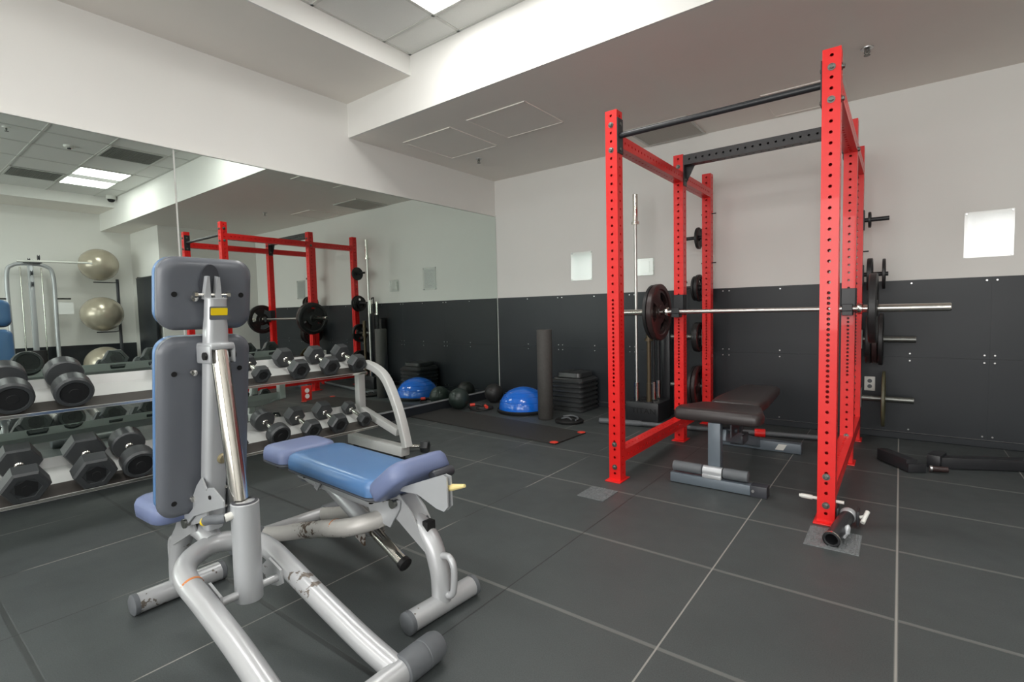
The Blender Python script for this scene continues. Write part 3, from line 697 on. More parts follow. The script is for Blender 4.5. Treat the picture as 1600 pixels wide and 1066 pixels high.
    q = MB(); q.lathe([(rr_+.002, -.003), (cr-.004, -.001), (cr-.004, .001)], c0, d_, 28, (False, False)); q.build('seal_ring', DARKG, t)
    if not flat:
        # bracket clamping the rod to the spine
        q = MB(); q.bx(.34, .468, -.038, .038, .985, 1.008, .008); q.bx(.36, .462, -.041, -.033, .94, 1.0, .006); q.bx(.36, .462, .033, .041, .94, 1.0, .006)
        rb = q.build('rod_bracket', SILVERC, t)
        MB().bx(.425, .437, -.024, .024, 1.0075, 1.0095).build('slot', HOLE, rb)
        q = MB(); q.cyl((.435, -.048, .965), (.435, .050, .965), .009, 12); q.lathe([(.013, 0), (.013, .008)], (.435, -.050, .965), (0, 1, 0), 12); q.lathe([(.013, 0), (.013, .008)], (.435, .042, .965), (0, 1, 0), 12); q.build('bolt', BLACK, rb)
        # knob on the spine side
        q = MB(); q.lathe([(.017, 0), (.019, .004), (.019, .022), (.014, .026)], bp(.23, -.082, .012), Vector(bp(0, -1, .2))-Vector(bp(0, 0, 0)), 20); q.build('adjust_knob', mat('brass_knob', srgb(168, 156, 124), .35, .6), t)
        for u_ in (.05, .12, .36, .44):
            q = MB(); q.lathe([(.007, 0), (.005, .008), (0, .009)], bp(u_, -.094, .030), Vector(bp(0, -1, 0))-Vector(bp(0, 0, 0)), 12); q.build('rivet', CHROME, t)
        # pivot tabs on the U tubes and stub axle through the cylinder
        for s_ in (-1, 1):
            q = MB(); q.prism([(.44, .200), (.50, .248), (.575, .225), (.582, .180), (.555, .165), (.50, .155)], -.004, .004, lambda a, b_, w_, s=s_: (a+.0, s*(.098)+w_, b_)); q.build('pivot_tab', SILVER, t)
            MB().cyl((.552, s_*.103, .195), (.552, s_*.040, .195), .013, 16).build('pivot_stub', SILVER, t)
            MB().lathe([(.014, 0), (.014, .007), (.008, .009)], (.552, s_*.102, .195), (0, s_, 0), 6).build('pivot_nut', BLACK, t)
        # release grip: white stub, grey hose, yellow button
        q = MB(); q.cyl((.548, -.038, .458), (.545, -.062, .455), .013, 14); q.build('grip_stub', WHITE, t)
        q = MB(); q.tube(smooth_path([(.545, -.058, .455), (.53, -.072, .452), (.50, -.082, .448), (.47, -.086, .438)], 5), .015, 14); g_ = q.build('release_grip', GREYCAP, t)
        MB().lathe([(.013, 0), (.014, .008), (.010, .016), (0, .018)], (.472, -.086, .439), (-.6, -.3, -.35), 16).build('release_button', YELLOW, g_)
    else:
        q = MB()
        for s_ in (-1, 1): q.prism([(.70, .392), (.79, .392), (.80, .31), (.775, .30)], -.003, .003, lambda a, b_, w_, s=s_: (a, s*.045+w_, b_))
        q.cyl((.782, -.052, .325), (.782, .052, .325), .009, 12); q.build('strut_bracket', SILVERC, t)
        q = MB()
        for s_ in (-1, 1): q.prism([(.41, .15), (.41, .235), (.47, .235), (.47, .17)], -.004, .004, lambda a, b_, w_, s=s_: (a, s*.047+w_, b_))
        for s_ in (-1, 1): q.cyl((.44, s_*.045, .205), (.44, s_*.125, .215), .012, 12)
        q.build('pivot_bracket', WORN, t)
        q = MB(); q.tube(smooth_path([(.50, -.02, .335), (.46, -.03, .30), (.40, -.02, .32), (.33, .01, .345)], 5), .014, 12); q.lathe([(.022, 0), (.026, .02), (.02, .03)], (.42, -.05, .30), (0, -1, 0), 14); q.build('release_grip', GREYCAP, t)
    # seat and its carrier
    sx0, sz0 = (.175, .366) if not flat else (px+.015, pz-.004); ca, sa = math.cos(seat_ang), math.sin(seat_ang)
    def spt(u, v, y): return (sx0-u*ca+v*sa*1.0, y, sz0+u*sa+v*ca)
    q = MB(); rings = []; ll = .28 if not flat else .205
    for ins, v in ((-.014, -.012), (-.002, -.004), (0, .02), (0, .038), (-.008, .054), (-.022, .062), (-.06, .066)):
        ring_ = []
        for a, b_ in rrect(ll+2*ins, (.30 if flat else .256)+2*ins, max(.012, .06+ins*.8), 8):
            k = 1-.10*(a/ll+.5); ring_.append(q.bm.verts.new(spt(ll/2+a, v+.018*max(0, (a/ll))**2*4*.3, b_*k)))
        rings.append(ring_)
    q.loft(rings); q.build('seat_pad', BLUED, t, sharp=60)
    q = MB(); q.lathe([(.0, 0), (.018, .001), (.021, .01), (.021, .09), (.018, .099), (0, .10)], spt(ll-.02, -.026, -.118), (0, 1, 0), 20)
    if flat: q.build('seat_roll', DARKG, t)
    q = MB()
    for s_ in (-1, 1):
        PL = [(.137, .44), (.13, .456), (-.09, .543), (-.115, .54), (-.118, .44), (-.098, .42), (-.06, .422), (.04, .45)]
        if not flat: PL = [(a_, .36+(v_-.44)*.35) for a_, v_ in PL]
        q.prism(PL, -.003, .003, lambda a, b_, w_, s=s_: (a, .052+s*.009+w_, b_))
    q.build('seat_plate', SILVERC, t)
    q = MB(); lx_, lz_ = -.085, (.505 if flat else .37)
    q.tube([(lx_-.01, .040, lz_-.01), (lx_-.03, .040, lz_-.004), (lx_-.088, .036, lz_+.012)], [.013, .012, .006], 10); q.build('seat_lever', CREAM, t)
    # gusset and ladder between leg and seat carrier
    q = MB()
    for s_ in (-1, 1):
        q.prism([(.02, .22), (.05, .23), (.235, .325), (.26, .335), (.225, pz+.01), (.19, pz+.01), (.12, .36)], -.003, .003, lambda a, b_, w_, s=s_: (a, s*.033+w_, b_))
    q.prism([(.10, .33), (.115, .34), (.20, pz), (.18, pz)], -.03, .03, lambda a, b_, w_: (a, w_, b_))
    q.build('pivot_gusset', SILVER, t)
    q = MB(); q.cyl((px-.01, -.06, pz-.025), (px-.01, .06, pz-.025), .012, 14); q.lathe([(.017, 0), (.017, .008)], (px-.01, -.066, pz-.025), (0, 1, 0), 14); q.lathe([(.017, 0), (.017, .008)], (px-.01, .058, pz-.025), (0, 1, 0), 14); q.build('pivot_pin', STEEL, t)
    # plate linking spine foot to pivot
    if not flat:
        q = MB(); q.prism([(.19, .34), (.20, .36), (.36, .475), (.43, .53), (.46, .535), (.53, .505), (.53, .485), (.44, .455), (.30, .405), (.24, .36)], -.056, -.051, lambda a, b_, w_: (a, w_, b_)); sp2 = q.build('lever_plate', SILVERC, t)
        MB().lathe([(.007, 0), (.007, .004)], (.44, -.056, .50), (0, -1, 0), 12).build('hole_rim', HOLE, sp2)
    q = MB()
    for s_ in (-1, 1):
        q.prism([(px-.03, pz-.045), (px-.035, pz-.01)] + [(bp(.13, -.05)[0], bp(.13, -.05)[2]), (bp(.17, -.085)[0], bp(.17, -.085)[2]), (bp(.14, -.12)[0], bp(.14, -.12)[2]), (bp(.03, -.13)[0], bp(.03, -.13)[2])], -.003, .003, lambda a, b_, w_, s=s_: (a, s*.043+w_, b_))
    q.build('spine_bracket', SILVERC, t)
    q = MB()
    q.bx(.045, .075, -.02, .02, .275, .33, .004); q.build('position_latch', BLACK, t)
    return t
gym_bench('adjustable_bench', 'blue bench with its backrest folded upright, nearest the camera, grey shells turned to the camera', (1.868, -4.336, 0), math.radians(1.5), math.radians(8.4), (.247, .392), math.radians(-4), False)
gym_bench('adjustable_bench', 'blue bench laid flat with raised seat, behind the upright one', (2.80, -3.822, 0), math.radians(177), math.radians(90), (.205, .402), math.radians(37), True)

# ================================================================ DUMBBELL RACK
def tz_up(x): return .638+(.79-x)*.36
def tz_lo(x): return .228+(.90-x)*.36
t = thing('dumbbell_rack', 'two-tier light grey dumbbell rack along the mirror wall', 'dumbbell rack', (.75, -3.8, 0))
DO = (.75, -3.8)
RT = math.radians(-2.6); RC = Vector((.79, -2.60))
def rotp(x, y):
    d_ = Vector((x, y))-RC; return (RC.x+d_.x*math.cos(RT)-d_.y*math.sin(RT), RC.y+d_.x*math.sin(RT)+d_.y*math.cos(RT))
t.location = rotp(*DO)+(0,); t.rotation_euler = (0, 0, RT)
def end_frame(y):
    dy = y-DO[1]
    q = MB(); pts = smooth_path([(1.215-.75, dy, .10), (1.16-.75, dy, .28), (1.087-.75, dy, .443), (.98-.75, dy, .60), (.86-.75, dy, .668), (.72-.75, dy, .70)], 6)
    rings = []
    for i, p in enumerate(pts):
        a = pts[max(i-1, 0)]; c = pts[min(i+1, len(pts)-1)]; tg = (c-a).normalized(); nn = Vector((tg.z, 0, -tg.x))
        rings.append([q.bm.verts.new(p+nn*u+Vector((0, v, 0))) for u, v in rrect(.055, .065, .008, 3)])
    q.loft(rings); q.build('end_upright', RACKW, t)
    q = MB(); q.bx(.48-.75, 1.19-.75, dy-.04, dy+.04, .03, .105, .006)
    fr = q.build('base_foot', RACKW, t)
    q = MB()
    for x in (1.16, .53): q.cyl((x-.75, dy, 0), (x-.75, dy, .03), .016, 14); q.cyl((x-.75, dy, 0), (x-.75, dy, .008), .026, 14)
    q.build('levelling_foot', BLACK, fr)
    MB().bx(.6-.75, .66-.75, dy-.03, dy+.03, .30, .672, .005).build('rear_post', RACKW, t)
    q = MB(); d_ = Vector((1.12-.60, 0, .20-.335)); c = Vector(((1.12+.60)/2-.75, dy, (.20+.335)/2)); q.box(c, (d_.length, .055, .055), Matrix.Rotation(math.atan2(-d_.z, d_.x), 3, 'Y'), .005); q.build('lower_arm', RACKW, t)
for y in (-2.585, -5.02): end_frame(y)
for fz, x1, x0, nm in ((tz_up, .79, .53, 'upper_tray'), (tz_lo, .90, .64, 'lower_tray')):
    q = MB(); y0, y1 = -4.985-DO[1], -2.62-DO[1]; th = .004
    # floor of tray, front lip, back lip
    poly = [(x1, fz(x1)-.012), (x1+.004, fz(x1)-.012), (x1+.004, fz(x1)+.004), (x1, fz(x1)+.004), (x1, fz(x1)), (x0, fz(x0)), (x0-.02, fz(x0)+.05), (x0-.024, fz(x0)+.05), (x0-.004, fz(x0)-.005), (x1, fz(x1)-.006)]
    q.prism(poly, y0, y1, lambda u, v, w_: (u-.75, w_, v)); tr = q.build(nm, RACKW, t, flat=True)
    q = MB(); q.prism([(x1-.001, fz(x1)+.0005), (x1-.105, fz(x1-.105)+.0005), (x1-.105, fz(x1-.105)+.003), (x1-.001, fz(x1)+.003)], y0+.002, y1-.002, lambda u, v, w_: (u-.75, w_, v)); q.build('liner_strip', LINER, tr, flat=True)
    MB().bx(x1+.0045-.75, x1+.0065-.75, y0, y1, fz(x1)-.010, fz(x1)+.003).build('edge_trim', CHROME, tr, flat=True)

def dumbbell(kind, R, hl):
    t = thing('dumbbell', '', 'dumbbell'); sep = .146 if R < .079 else .13
    for s_ in (-1, 1):
        q = MB(); n = 6 if kind == 'hex' else 24
        pr = [(.5, -.004), (.92, 0), (1.0, .012), (1.0, hl-.012), (.90, hl), (.62, hl), (.60, hl-.004), (0.02, hl-.004)] if kind == 'hex' else [(.5, -.004), (.93, 0), (1.0, .008), (1.0, hl-.014), (.90, hl), (.74, hl), (.72, hl-.006), (.02, hl-.006)]
        rg = []
        for rf, x in pr:
            r_ = R*rf/(math.cos(PI/6) if kind == 'hex' else 1)
            rg.append([q.bm.verts.new((s_*(sep/2+x), r_*math.cos(2*PI*k/n), r_*math.sin(2*PI*k/n))) for k in range(n)])
        q.loft(rg); h_ = q.build('head', HEX, t, sharp=25)
        q = MB(); r_ = R*(.58 if kind == 'hex' else .70)
        q.lathe([(r_, 0), (r_*.98, .0015), (r_*.4, .0015), (r_*.38, .0035), (.01, .0035)], (s_*(sep/2+hl-(.0035 if kind == 'hex' else .0055)), 0, 0), (s_, 0, 0), 6 if kind == 'hex' else 24)
        q.build('end_badge', HEXF, h_, sharp=25)
    q = MB(); q.lathe([(.013, -sep/2-.002), (.019, -sep/2), (.019, -sep/2+.008), (.0145, -sep/2+.014), (.0165, 0), (.0145, sep/2-.014), (.019, sep/2-.008), (.019, sep/2), (.013, sep/2+.002)], (0, 0, 0), (1, 0, 0), 20); q.build('handle', CHROME, t)
    return t
cache = {}
TILT = math.atan(.36)
def rest(kind, R, tier, y, label, twist=0, hl=None):
    key = (kind, R); hl = hl or (.062 if R < .06 else .075 if R < .079 else .095)
    if key not in cache: o = dumbbell(kind, R, hl); cache[key] = o
    else: o = copy_tree(cache[key])
    xc = .640 if tier == 'u' else .755; fz = tz_up if tier == 'u' else tz_lo
    o.location = rotp(xc+math.sin(TILT)*(R+.004), y)+(fz(xc)+math.cos(TILT)*(R+.004),); o.rotation_euler = (0, TILT, twist+RT)
    o['label'] = label; o['group'] = 'dumbbells on the upper tray' if tier == 'u' else 'dumbbells on the lower tray'
U = 'u'; Lo = 'l'
rest('round', .083, U, -4.612, 'large round dumbbell on the upper tray, cut by the left picture edge')
rest('round', .083, U, -4.382, 'large round dumbbell on the upper tray just left of the upright bench')
rest('hex', .070, U, -3.90, 'hex dumbbell on the upper tray hidden behind the upright bench, left one')
rest('hex', .070, U, -3.66, 'hex dumbbell on the upper tray hidden behind the upright bench, right one')
rest('hex', .052, U, -3.42, 'smallest hex dumbbell on the upper tray, half hidden by the upright bench', .05)
rest('hex', .064, U, -3.165, 'hex dumbbell on the upper tray, third from the right end', .06)
rest('hex', .064, U, -2.925, 'hex dumbbell on the upper tray, second from the right end', .03)
rest('hex', .063, U, -2.70, 'hex dumbbell on the upper tray at the right end', .08)
rest('hex', .080, Lo, -4.60, 'large hex dumbbell on the lower tray, cut by the left picture edge')
rest('hex', .080, Lo, -4.34, 'large hex dumbbell on the lower tray, second from the left edge')
rest('round', .080, Lo, -4.15, 'round dumbbell on the lower tray just left of the upright bench')
rest('hex', .070, Lo, -3.90, 'hex dumbbell on the lower tray hidden behind the upright bench, left one')
rest('hex', .070, Lo, -3.66, 'hex dumbbell on the lower tray hidden behind the upright bench, right one')
rest('round', .072, Lo, -3.385, 'round dumbbell on the lower tray right of the upright bench', .05)
rest('hex', .060, Lo, -3.155, 'hex dumbbell on the lower tray, third from the right end', .08)
rest('hex', .063, Lo, -2.945, 'hex dumbbell on the lower tray, second from the right end', .03)
rest('hex', .047, Lo, -2.72, 'smallest hex dumbbell at the right end of the lower tray', .05)
o = dumbbell('hex', .042, .06); o.location = (1.06, -2.42, .0425); o.rotation_euler = (0, 0, .5)
props(o, 'small hex dumbbell on the floor beside the dumbbell rack foot', 'dumbbell', 'dumbbells on the floor')

# ================================================================ FLOOR ITEMS NEAR THE CORNER
t = thing('exercise_mat', 'thin dark floor mat with red corner grips along the back corner', 'exercise mat', (0, 0, 0))
mp = [(.03, -1.54), (1.90, -1.655), (1.925, -1.19), (.03, -1.02)]
q = MB(); q.prism(mp, .0005, .012, lambda u, v, w_: (u, v, w_)); q.build('mat_body', MATR, t, flat=True)
for (x, y) in ((1.875, -1.628), (1.893, -1.212)): q = MB(); q.lathe([(.036, .0125), (.036, .015), (.03, .017)], (x, y, 0), (0, 0, 1), 20); q.build('corner_grip', REDP, t)
t = thing('balance_dome', 'blue half-ball balance trainer behind the upright foam roller', 'balance trainer', (.855, -.645, 0))
t.scale = (.93, .93, 1.02)
MB().lathe([(.27, 0), (.31, .006), (.315, .028), (.305, .036), (.29, .036)], n=48).build('platform', BLACK, t)
pr = [(.29*math.cos(a*PI/2/14), .037+.225*math.sin(a*PI/2/14)) for a in range(14)]+[(.001, .262)]
d_ = MB().lathe(pr, n=48).build('dome', BOSU, t, sharp=60)
q = MB()
for k, rz in enumerate((.27, .23, .18)): q.torus((0, 0, .037+.225*math.sin(math.acos(rz/.29))), (0, 0, 1), rz, .0035, 48, 6)
q.build('grip_ring', BOSU, d_)
t = thing('foam_roller', 'long grey foam roller standing on end in front of the blue dome', 'foam roller', (1.285, -.86, .0))
MB().lathe([(.070, 0), (.076, .006), (.076, .894), (.070, .90), (.02, .90), (.018, .88), (.001, .88)], n=40).build('body', mat('foam', srgb(72, 70, 68), .7, noise=.25, nscale=60, bump=.3, bscale=120), t, sharp=50)
# step risers
q = MB()
def ringrect(w_, z, q, r=.05): return [q.bm.verts.new((a, b_, z)) for a, b_ in rrect(w_, w_, r, 5)]
q.loft([ringrect(.385, 0, q), ringrect(.397, .006, q), ringrect(.397, .024, q), ringrect(.372, .032, q), ringrect(.358, .048, q), ringrect(.34, .0505, q)])
st0 = q.build('step_riser', mat('riser_plastic', srgb(56, 58, 59), .32, noise=.1), None, sharp=40)
lbs = ['bottom', 'second lowest', 'third lowest', 'middle', 'third highest', 'second highest']
for k in range(7):
    o = st0 if k == 0 else st0.copy()
    if k: C.objects.link(o)
    o.location = (1.262, -.235, .0005+.051*k); o.rotation_euler = (0, 0, .01)
    props(o, 'black square step riser, %s of the stack against the back wall' % (['bottom', 'second from bottom', 'third from bottom', 'fourth', 'fifth', 'second from top', 'topmost'][k] if k < 6 else 'topmost full riser'), 'step riser', 'stacked step risers')
q = MB(); q.loft([ringrect(.30, 0, q), ringrect(.31, .006, q), ringrect(.30, .05, q), ringrect(.27, .056, q)]); o = q.build('step_block', st0.data.materials[0], None, sharp=40); o.location = (1.262, -.235, .3585); o.rotation_euler = (0, 0, .01)
props(o, 'smaller black block lying on top of the step riser stack', 'step block')
# medicine balls
def medball(x, y, R, m, lb):
    t = thing('medicine_ball', lb, 'medicine ball', (x, y, R), 0, 'medicine balls by the mirror')
    MB().sphere((0, 0, 0), R, u=36, v=24).build('ball', m, t, sharp=80)
    q = MB(); q.torus((0, 0, 0), (.3, .5, .8), R-.0005, .0025, 48, 6); q.torus((0, 0, 0), (.8, -.5, .3), R-.0005, .0025, 48, 6); q.build('seam', m, t)
medball(.16, -.93, .118, MEDB, 'dark green medicine ball against the mirror, nearest the dumbbell rack')
medball(.235, -.40, .112, MEDK, 'black medicine ball against the mirror beside the back corner')
# push-up wheel pair with red grips
t = thing('ab_wheel', 'black exercise wheel with red grips lying on the floor by the mirror', 'exercise wheel', (.41, -.78, 0))
MB().lathe([(.05, 0), (.095, .004), (.098, .02), (.09, .035), (.05, .037)], (0, 0, 0), (0, 0, 1), 32).build('wheel', MEDK, t)
for s_ in (-1, 1):
    q = MB(); q.tube([(s_*.02, -.02, .04), (s_*.06, -.06, .055), (s_*.12, -.10, .05)], .012, 12); q.build('arm', MEDK, t)
    q = MB(); q.tube([(s_*.075, -.075, .055), (s_*.12, -.105, .05)], .018, 12); q.build('grip', REDP, t)
MB().tube(smooth_path([(-.13, -.12, .03), (-.05, -.16, .016), (.06, -.16, .016), (.14, -.10, .03)], 5), .008, 8).build('cord', BLACK, t)
# coil / suspension kit near roller
t = thing('sliding_disc', 'black slotted disc lying on the floor right of the foam roller', 'disc', (1.565, -.87, 0))
MB().lathe([(.10, .0), (.135, .002), (.14, .02), (.125, .032), (.05, .034), (.045, .022), (.001, .022)], n=36).build('disc', BLACK, t)
q = MB(); q.tube(smooth_path([(-.08, .02, .045), (0, .06, .055), (.09, .02, .045), (.10, -.05, .04)], 5), .008, 8); q.tube(smooth_path([(-.05, -.06, .042), (.0, -.02, .05), (.06, -.06, .042)], 5), .007, 8); q.build('strap', GREYCAP, t)

# ================================================================ GREY BENCH IN THE RACK
t = thing('flat_bench', 'grey framed bench with black vinyl pads inside the power rack', 'weight bench', (3.25, -1.4, 0)); BX, BYY = 3.25, -1.4
def L_(x, y, z): return (x-BX, y-BYY, z)
q = MB(); rings = []
outl = lambda ins: [(2.985-BX-ins*0+ins, -1.965-BYY+ins), (3.475-BX-ins, -1.965-BYY+ins), (3.488-BX-ins, -1.86-BYY), (3.43-BX-ins, -1.64-BYY-ins), (3.07-BX+ins, -1.64-BYY-ins), (2.97-BX+ins, -1.86-BYY)]
def rpoly(pts, r=.03, n=5):
    out = []; m_ = len(pts)
    for i in range(m_):
        p0, p1, p2 = Vector(pts[i-1]), Vector(pts[i]), Vector(pts[(i+1) % m_]); a = (p0-p1).normalized(); c = (p2-p1).normalized()
        for k in range(n+1):
            t_ = k/n; out.append(((p1+a*r*(1-t_)**2+c*r*t_**2).x, (p1+a*r*(1-t_)**2+c*r*t_**2).y))
    return out
for ins, z in ((.012, .392), (.002, .400), (0, .415), (0, .438), (.006, .455), (.018, .465), (.035, .468)):
    rings.append([q.bm.verts.new((x, y, z)) for x, y in rpoly(outl(ins))])
q.loft(rings); q.build('seat_pad', BVIN, t, sharp=50)
q = MB(); rings = []
outb = lambda ins: [(3.11-BX+ins, -1.62-BYY+ins), (3.41-BX-ins, -1.62-BYY+ins), (3.425-BX-ins, -1.45-BYY), (3.39-BX-ins, -.80-BYY-ins), (3.13-BX+ins, -.80-BYY-ins), (3.095-BX+ins, -1.45-BYY)]
for ins, z in ((.012, 0), (.002, .006), (0, .02), (0, .04), (.006, .054), (.018, .062), (.04, .065)):
    rings.append([q.bm.verts.new((x, y, .408+z+.004*(y+.22)/.8)) for x, y in rpoly(outb(ins))])
q.loft(rings); q.build('back_pad', BVIN, t, sharp=50)
q = MB(); q.bx(2.975-BX, 3.44-BX, -2.0-BYY, -1.93-BYY, 0.004, .062, .004); ff = q.build('front_foot', GREYF, t)
MB().bx(3.44-BX, 3.527-BX, -2.003-BYY, -1.927-BYY, 0.0, .066, .004).build('end_cap', DARKG, ff)
MB().lathe([(.008, 0), (.008, .004)], (3.455-BX, -2.003-BYY, .035), (0, -1, 0), 10).build('bolt', SCREW, ff)
MB().bx(3.19-BX, 3.262-BX, -1.95-BYY, -1.89-BYY, .06, .39, .004).build('front_post', GREYF, t)
q = MB(); q.bx(3.17-BX, 3.28-BX, -2.0-BYY, -1.93-BYY, .062, .085, .003); q.cyl(L_(3.17, -1.965, .10), L_(3.28, -1.965, .10), .030, 20); q.build('roller_mount', SILVERC, t)
for a, c in ((2.985, 3.165), (3.285, 3.425)): MB().lathe([(.026, 0), (.032, .004), (.032, c-a-.004), (.026, c-a)], L_(a, -1.965, .10), (1, 0, 0), 24).build('foam_roll', GREYCAP, t)
a = Vector(L_(3.25, -1.89, .31)); c = Vector(L_(3.25, -.90, .045)); d_ = c-a
MB().box((a+c)/2, (.06, d_.length, .07), Matrix.Rotation(math.atan2(d_.z, d_.y), 3, 'X'), .004).build('spine', GREYF, t)
MB().bx(2.96-BX, 3.55-BX, -.94-BYY, -.87-BYY, .002, .075, .004).build('rear_foot', GREYF, t)
q = MB(); q.prism([(-.05, -.022), (.02, -.022), (.05, .022), (-.02, .022)], -.9415-BYY, -.940-BYY, lambda u, v, w_: (3.42-BX+u*.8, w_, .04+v)); q.build('white_badge', WHITE, t)
q = MB()
for x in (3.19, 3.31): q.bx(x-BX-.004, x-BX+.004, -1.9-BYY, -1.72-BYY, .30, .394); 
q.cyl(L_(3.17, -1.82, .33), L_(3.33, -1.82, .33), .014, 12); q.build('seat_hinge', DARKG, t)
q = MB(); q.bx(3.22-BX, 3.28-BX, -1.60-BYY, -.85-BYY, .380, .405, .003); q.build('back_rail', DARKG, t)
a = Vector(L_(3.25, -1.30, .385)); c = Vector(L_(3.25, -1.45, .20)); MB().tube([a, c], .014, 12).build('ladder_strut', DARKG, t)
MB().bx(3.21-BX, 3.29-BX, -1.52-BYY, -1.36-BYY, .165, .225, .003).build('ladder', DARKG, t)

# ================================================================ LANDMINE TUBE
p0 = Vector((3.876, -2.46, .036)); p1 = Vector((3.928, -2.06, .052)); dd = (p1-p0).normalized()
t = thing('landmine_attachment', 'black landmine tube with a hinged steel end lying at the front right rack post', 'landmine', p0)
q = MB(); Lg = .30
q.lathe([(.024, .12), (.0245, .002), (.027, 0), (.033, .001), (.035, .004), (.035, .016), (.032, .018), (.032, Lg-.02), (.030, Lg)], (0, 0, 0), dd, 28); q.build('sleeve_tube', BLACKP, t)
MB().lathe([(.0352, -.002), (.0362, 0), (.0362, .010), (.0352, .012)], (0, 0, 0), dd, 28, (False, False)).build('rim_ring', CHROME, t)
e = dd*Lg
q = MB(); q.sphere(tuple(e+dd*.02), .038, u=24, v=16); q.build('swivel_joint', SILVERC, t)
for xa in (-.045, .038): MB().bx(e.x+xa, e.x+xa+.01, e.y-.01, e.y+.06, e.z-.035, e.z+.035, .003).build('yoke_plate', BLACKP, t)
q = MB(); q.cyl((e.x+.048, e.y+.02, e.z+.0), (e.x+.075, e.y+.03, e.z+.01), .008, 12); q.cyl((e.x+.062, e.y-.01, e.z-.012), (e.x+.08, e.y+.045, e.z+.028), .010, 12); q.build('pin_handle', WHITE, t)
q = MB(); q.tube([(.044, .06, .0), (.052, .12, -.004), (.046, .18, .008)], .006, 10); q.lathe([(.014, 0), (.012, .03), (.004, .04)], (.048, .12, .0), (.2, -.1, 1), 10); q.build('locking_lever', SILVERC, t)
q = MB(); q.cyl((3.705, -2.143, .108), (3.788, -2.143, .108), .0078, 14); q.cyl((3.866, -2.143, .108), (3.90, -2.143, .108), .0078, 14); q.lathe([(.011, 0), (.012, .01), (.011, .05), (.008, .055)], (3.765, -2.143, .108), (-1, 0, 0), 14)
o = q.build('locking_pin', WHITE, None); props(o, 'white locking pin stuck through the foot of the front right rack post', 'pin')

# ================================================================ BLACK RACK ARMS ON THE FLOOR (RIGHT)
def bar_box(a, c, w_, h_, name, m, parent, bev=.003):
    a, c = Vector(a), Vector(c); d_ = c-a; q = MB(); rot = Vector((1, 0, 0)).rotation_difference(d_.normalized()).to_matrix()
    q.box((a+c)/2, (d_.length, w_, h_), rot, bev); return q.build(name, m, parent)
t = thing('spotter_arm', 'long black steel rack arm lying on the floor by the right wall panels', 'rack attachment', (4.33, -.79, 0), 0, 'black rack arms on the floor')
bar_box((-.02, .0, .04), (.50, .25, .04), .075, .07, 'arm', BLACKP, t)
bar_box((.485, .243, .04), (.505, .252, .04), .08, .074, 'end_cap', BLACK, t)
bar_box((-.04, -.06, .05), (-.0, .08, .05), .07, .085, 'bracket', BLACKP, t)
MB().cyl((-.05, -.14, .025), (.03, -.12, .025), .018, 14).build('pin', IRONB, t)
MB().lathe([(.020, 0), (.020, .012)], (-.06, -.142, .025), (1, .2, 0), 14).build('pin_cap', SCREW, t)
t = thing('spotter_arm', 'short black steel bracket lying on the floor between the rack and the long arm', 'rack attachment', (4.12, -.93, 0), 0, 'black rack arms on the floor')
bar_box((-.10, .16, .045), (.06, -.06, .045), .07, .075, 'arm', BLACKP, t)
bar_box((.03, -.075, .03), (.12, -.02, .03), .05, .055, 'bracket', BLACKP, t)

# ================================================================ THE FAR SIDE OF THE ROOM (SEEN IN THE MIRROR)
t = thing('ball_stand', 'wall-side stand post behind the three exercise balls', 'ball stand', (7.47, -1.98, 0))
MB().cyl((0, 0, .02), (0, 0, 1.85), .025, 16).build('pole', DARKG, t)
MB().bx(-.45, .05, -.55, .05, 0, .02, .005).build('base', DARKG, t)
for z in (.90, 1.79):
    q = MB(); q.tube([(0, 0, z), (-.19, -.12, z-.014), (-.19, -.40, z-.014)], .010, 8); q.build('ball_ring', DARKG, t)
for z, R, lb in ((2.085, .29, 'top pearl exercise ball of the three seen in the mirror'), (1.21, .315, 'middle pearl exercise ball of the three seen in the mirror'), (.33, .31, 'lowest pearl exercise ball of the three, seen in the mirror above the dumbbell tray')):
    o = MB().sphere((0, 0, 0), R, (1, 1, .97), 48, 32).build('exercise_ball', BALL, None, sharp=80); o.location = (7.26-.0, -2.29, z if z > .5 else R*.97+.021); props(o, lb, 'exercise ball', 'pearl exercise balls')
t = thing('cable_machine', 'silver arch-framed cable machine with a white lat bar, seen in the mirror', 'cable machine', (7.3, -3.18, 0))
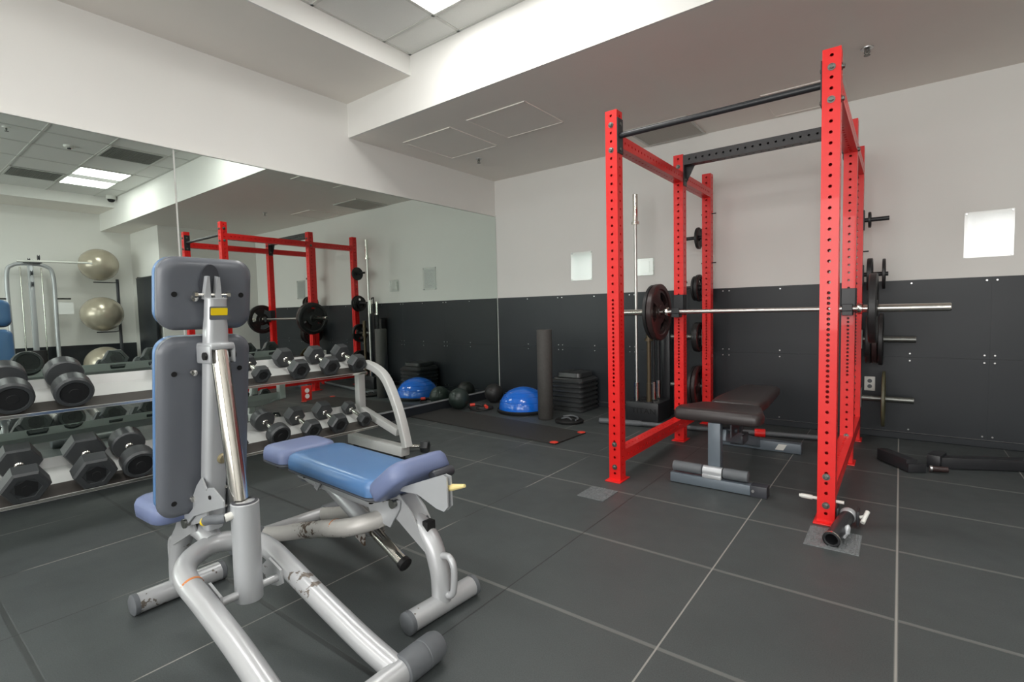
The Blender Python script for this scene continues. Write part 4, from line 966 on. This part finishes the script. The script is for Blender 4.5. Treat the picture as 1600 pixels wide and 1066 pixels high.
q = MB(); q.tube(smooth_path([(.1, -.28, .02), (.1, -.28, 1.0), (.1, -.28, 1.85), (.1, -.20, 2.03), (.1, 0, 2.06), (.1, .20, 2.03), (.1, .29, 1.85), (.1, .29, 1.0), (.1, .29, .02)], 6), .030, 14); q.build('arch_frame', SILVERC, t)
MB().bx(.04, .12, -.03, .04, .10, 2.05, .01).build('column', SILVERC, t)
q = MB()
for y in (-.12, .14): q.cyl((.08, y, .1), (.08, y, 2.0), .010, 10)
q.build('guide_rod', CHROME, t)
q = MB(); q.bx(.02, .14, -.10, .12, .10, .62, .01); q.build('weight_stack', BLACK, t)
q = MB()
for y, z in ((-.02, 2.10), (.10, 2.16), (.0, 1.9), (.0, 1.72)): q.lathe([(.045, -.012), (.03, -.006), (.03, .006), (.045, .012)], (-.02, y, z), (0, 1, 0), 18)
q.bx(-.04, .12, -.08, .14, 2.07, 2.11, .005); q.build('pulley', DARKG, t)
MB().bx(-.3, .2, -.33, .33, 0, .05, .01).build('base', SILVERC, t)
q = MB(); q.cyl((-.37, -.22, 2.06), (-.37, .66, 2.08), .017, 14); q.tube([(-.37, .66, 2.08), (-.37, .72, 2.07)], .015, 12); q.cyl((-.37, .02, 2.065), (-.06, .02, 2.12), .006, 8); o = q.build('lat_bar', WHITE, t)
MB().bx(.05, .06, .32, .52, 1.22, 1.42).build('instruction_card', PAPER_M, t, flat=True)
q = MB(); q.cyl((.09, -.50, 1.48), (.09, -.29, 1.48), .012, 10); q.cyl((.09, .30, 1.485), (.09, .50, 1.485), .012, 10); q.build('side_peg', BLACK, t)
t = thing('hanging_mats', 'tall stack of black mats hanging on the column, seen in the mirror', 'mats', (6.72, -1.69, 0))
q = MB(); q.cyl((-.46, -.07, 1.86), (.50, -.07, 1.86), .008, 10); q.bx(-.40, -.37, -.08, 0, 1.84, 1.88); q.bx(.38, .41, -.08, 0, 1.84, 1.88); q.build('hanger_bar', STEEL, t)
q = MB(); q.bx(-.47, .40, -.10, -.055, .40, 1.85, .008); q.build('mat', PANELB, t)

print('OBJECTS', len(bpy.data.objects))
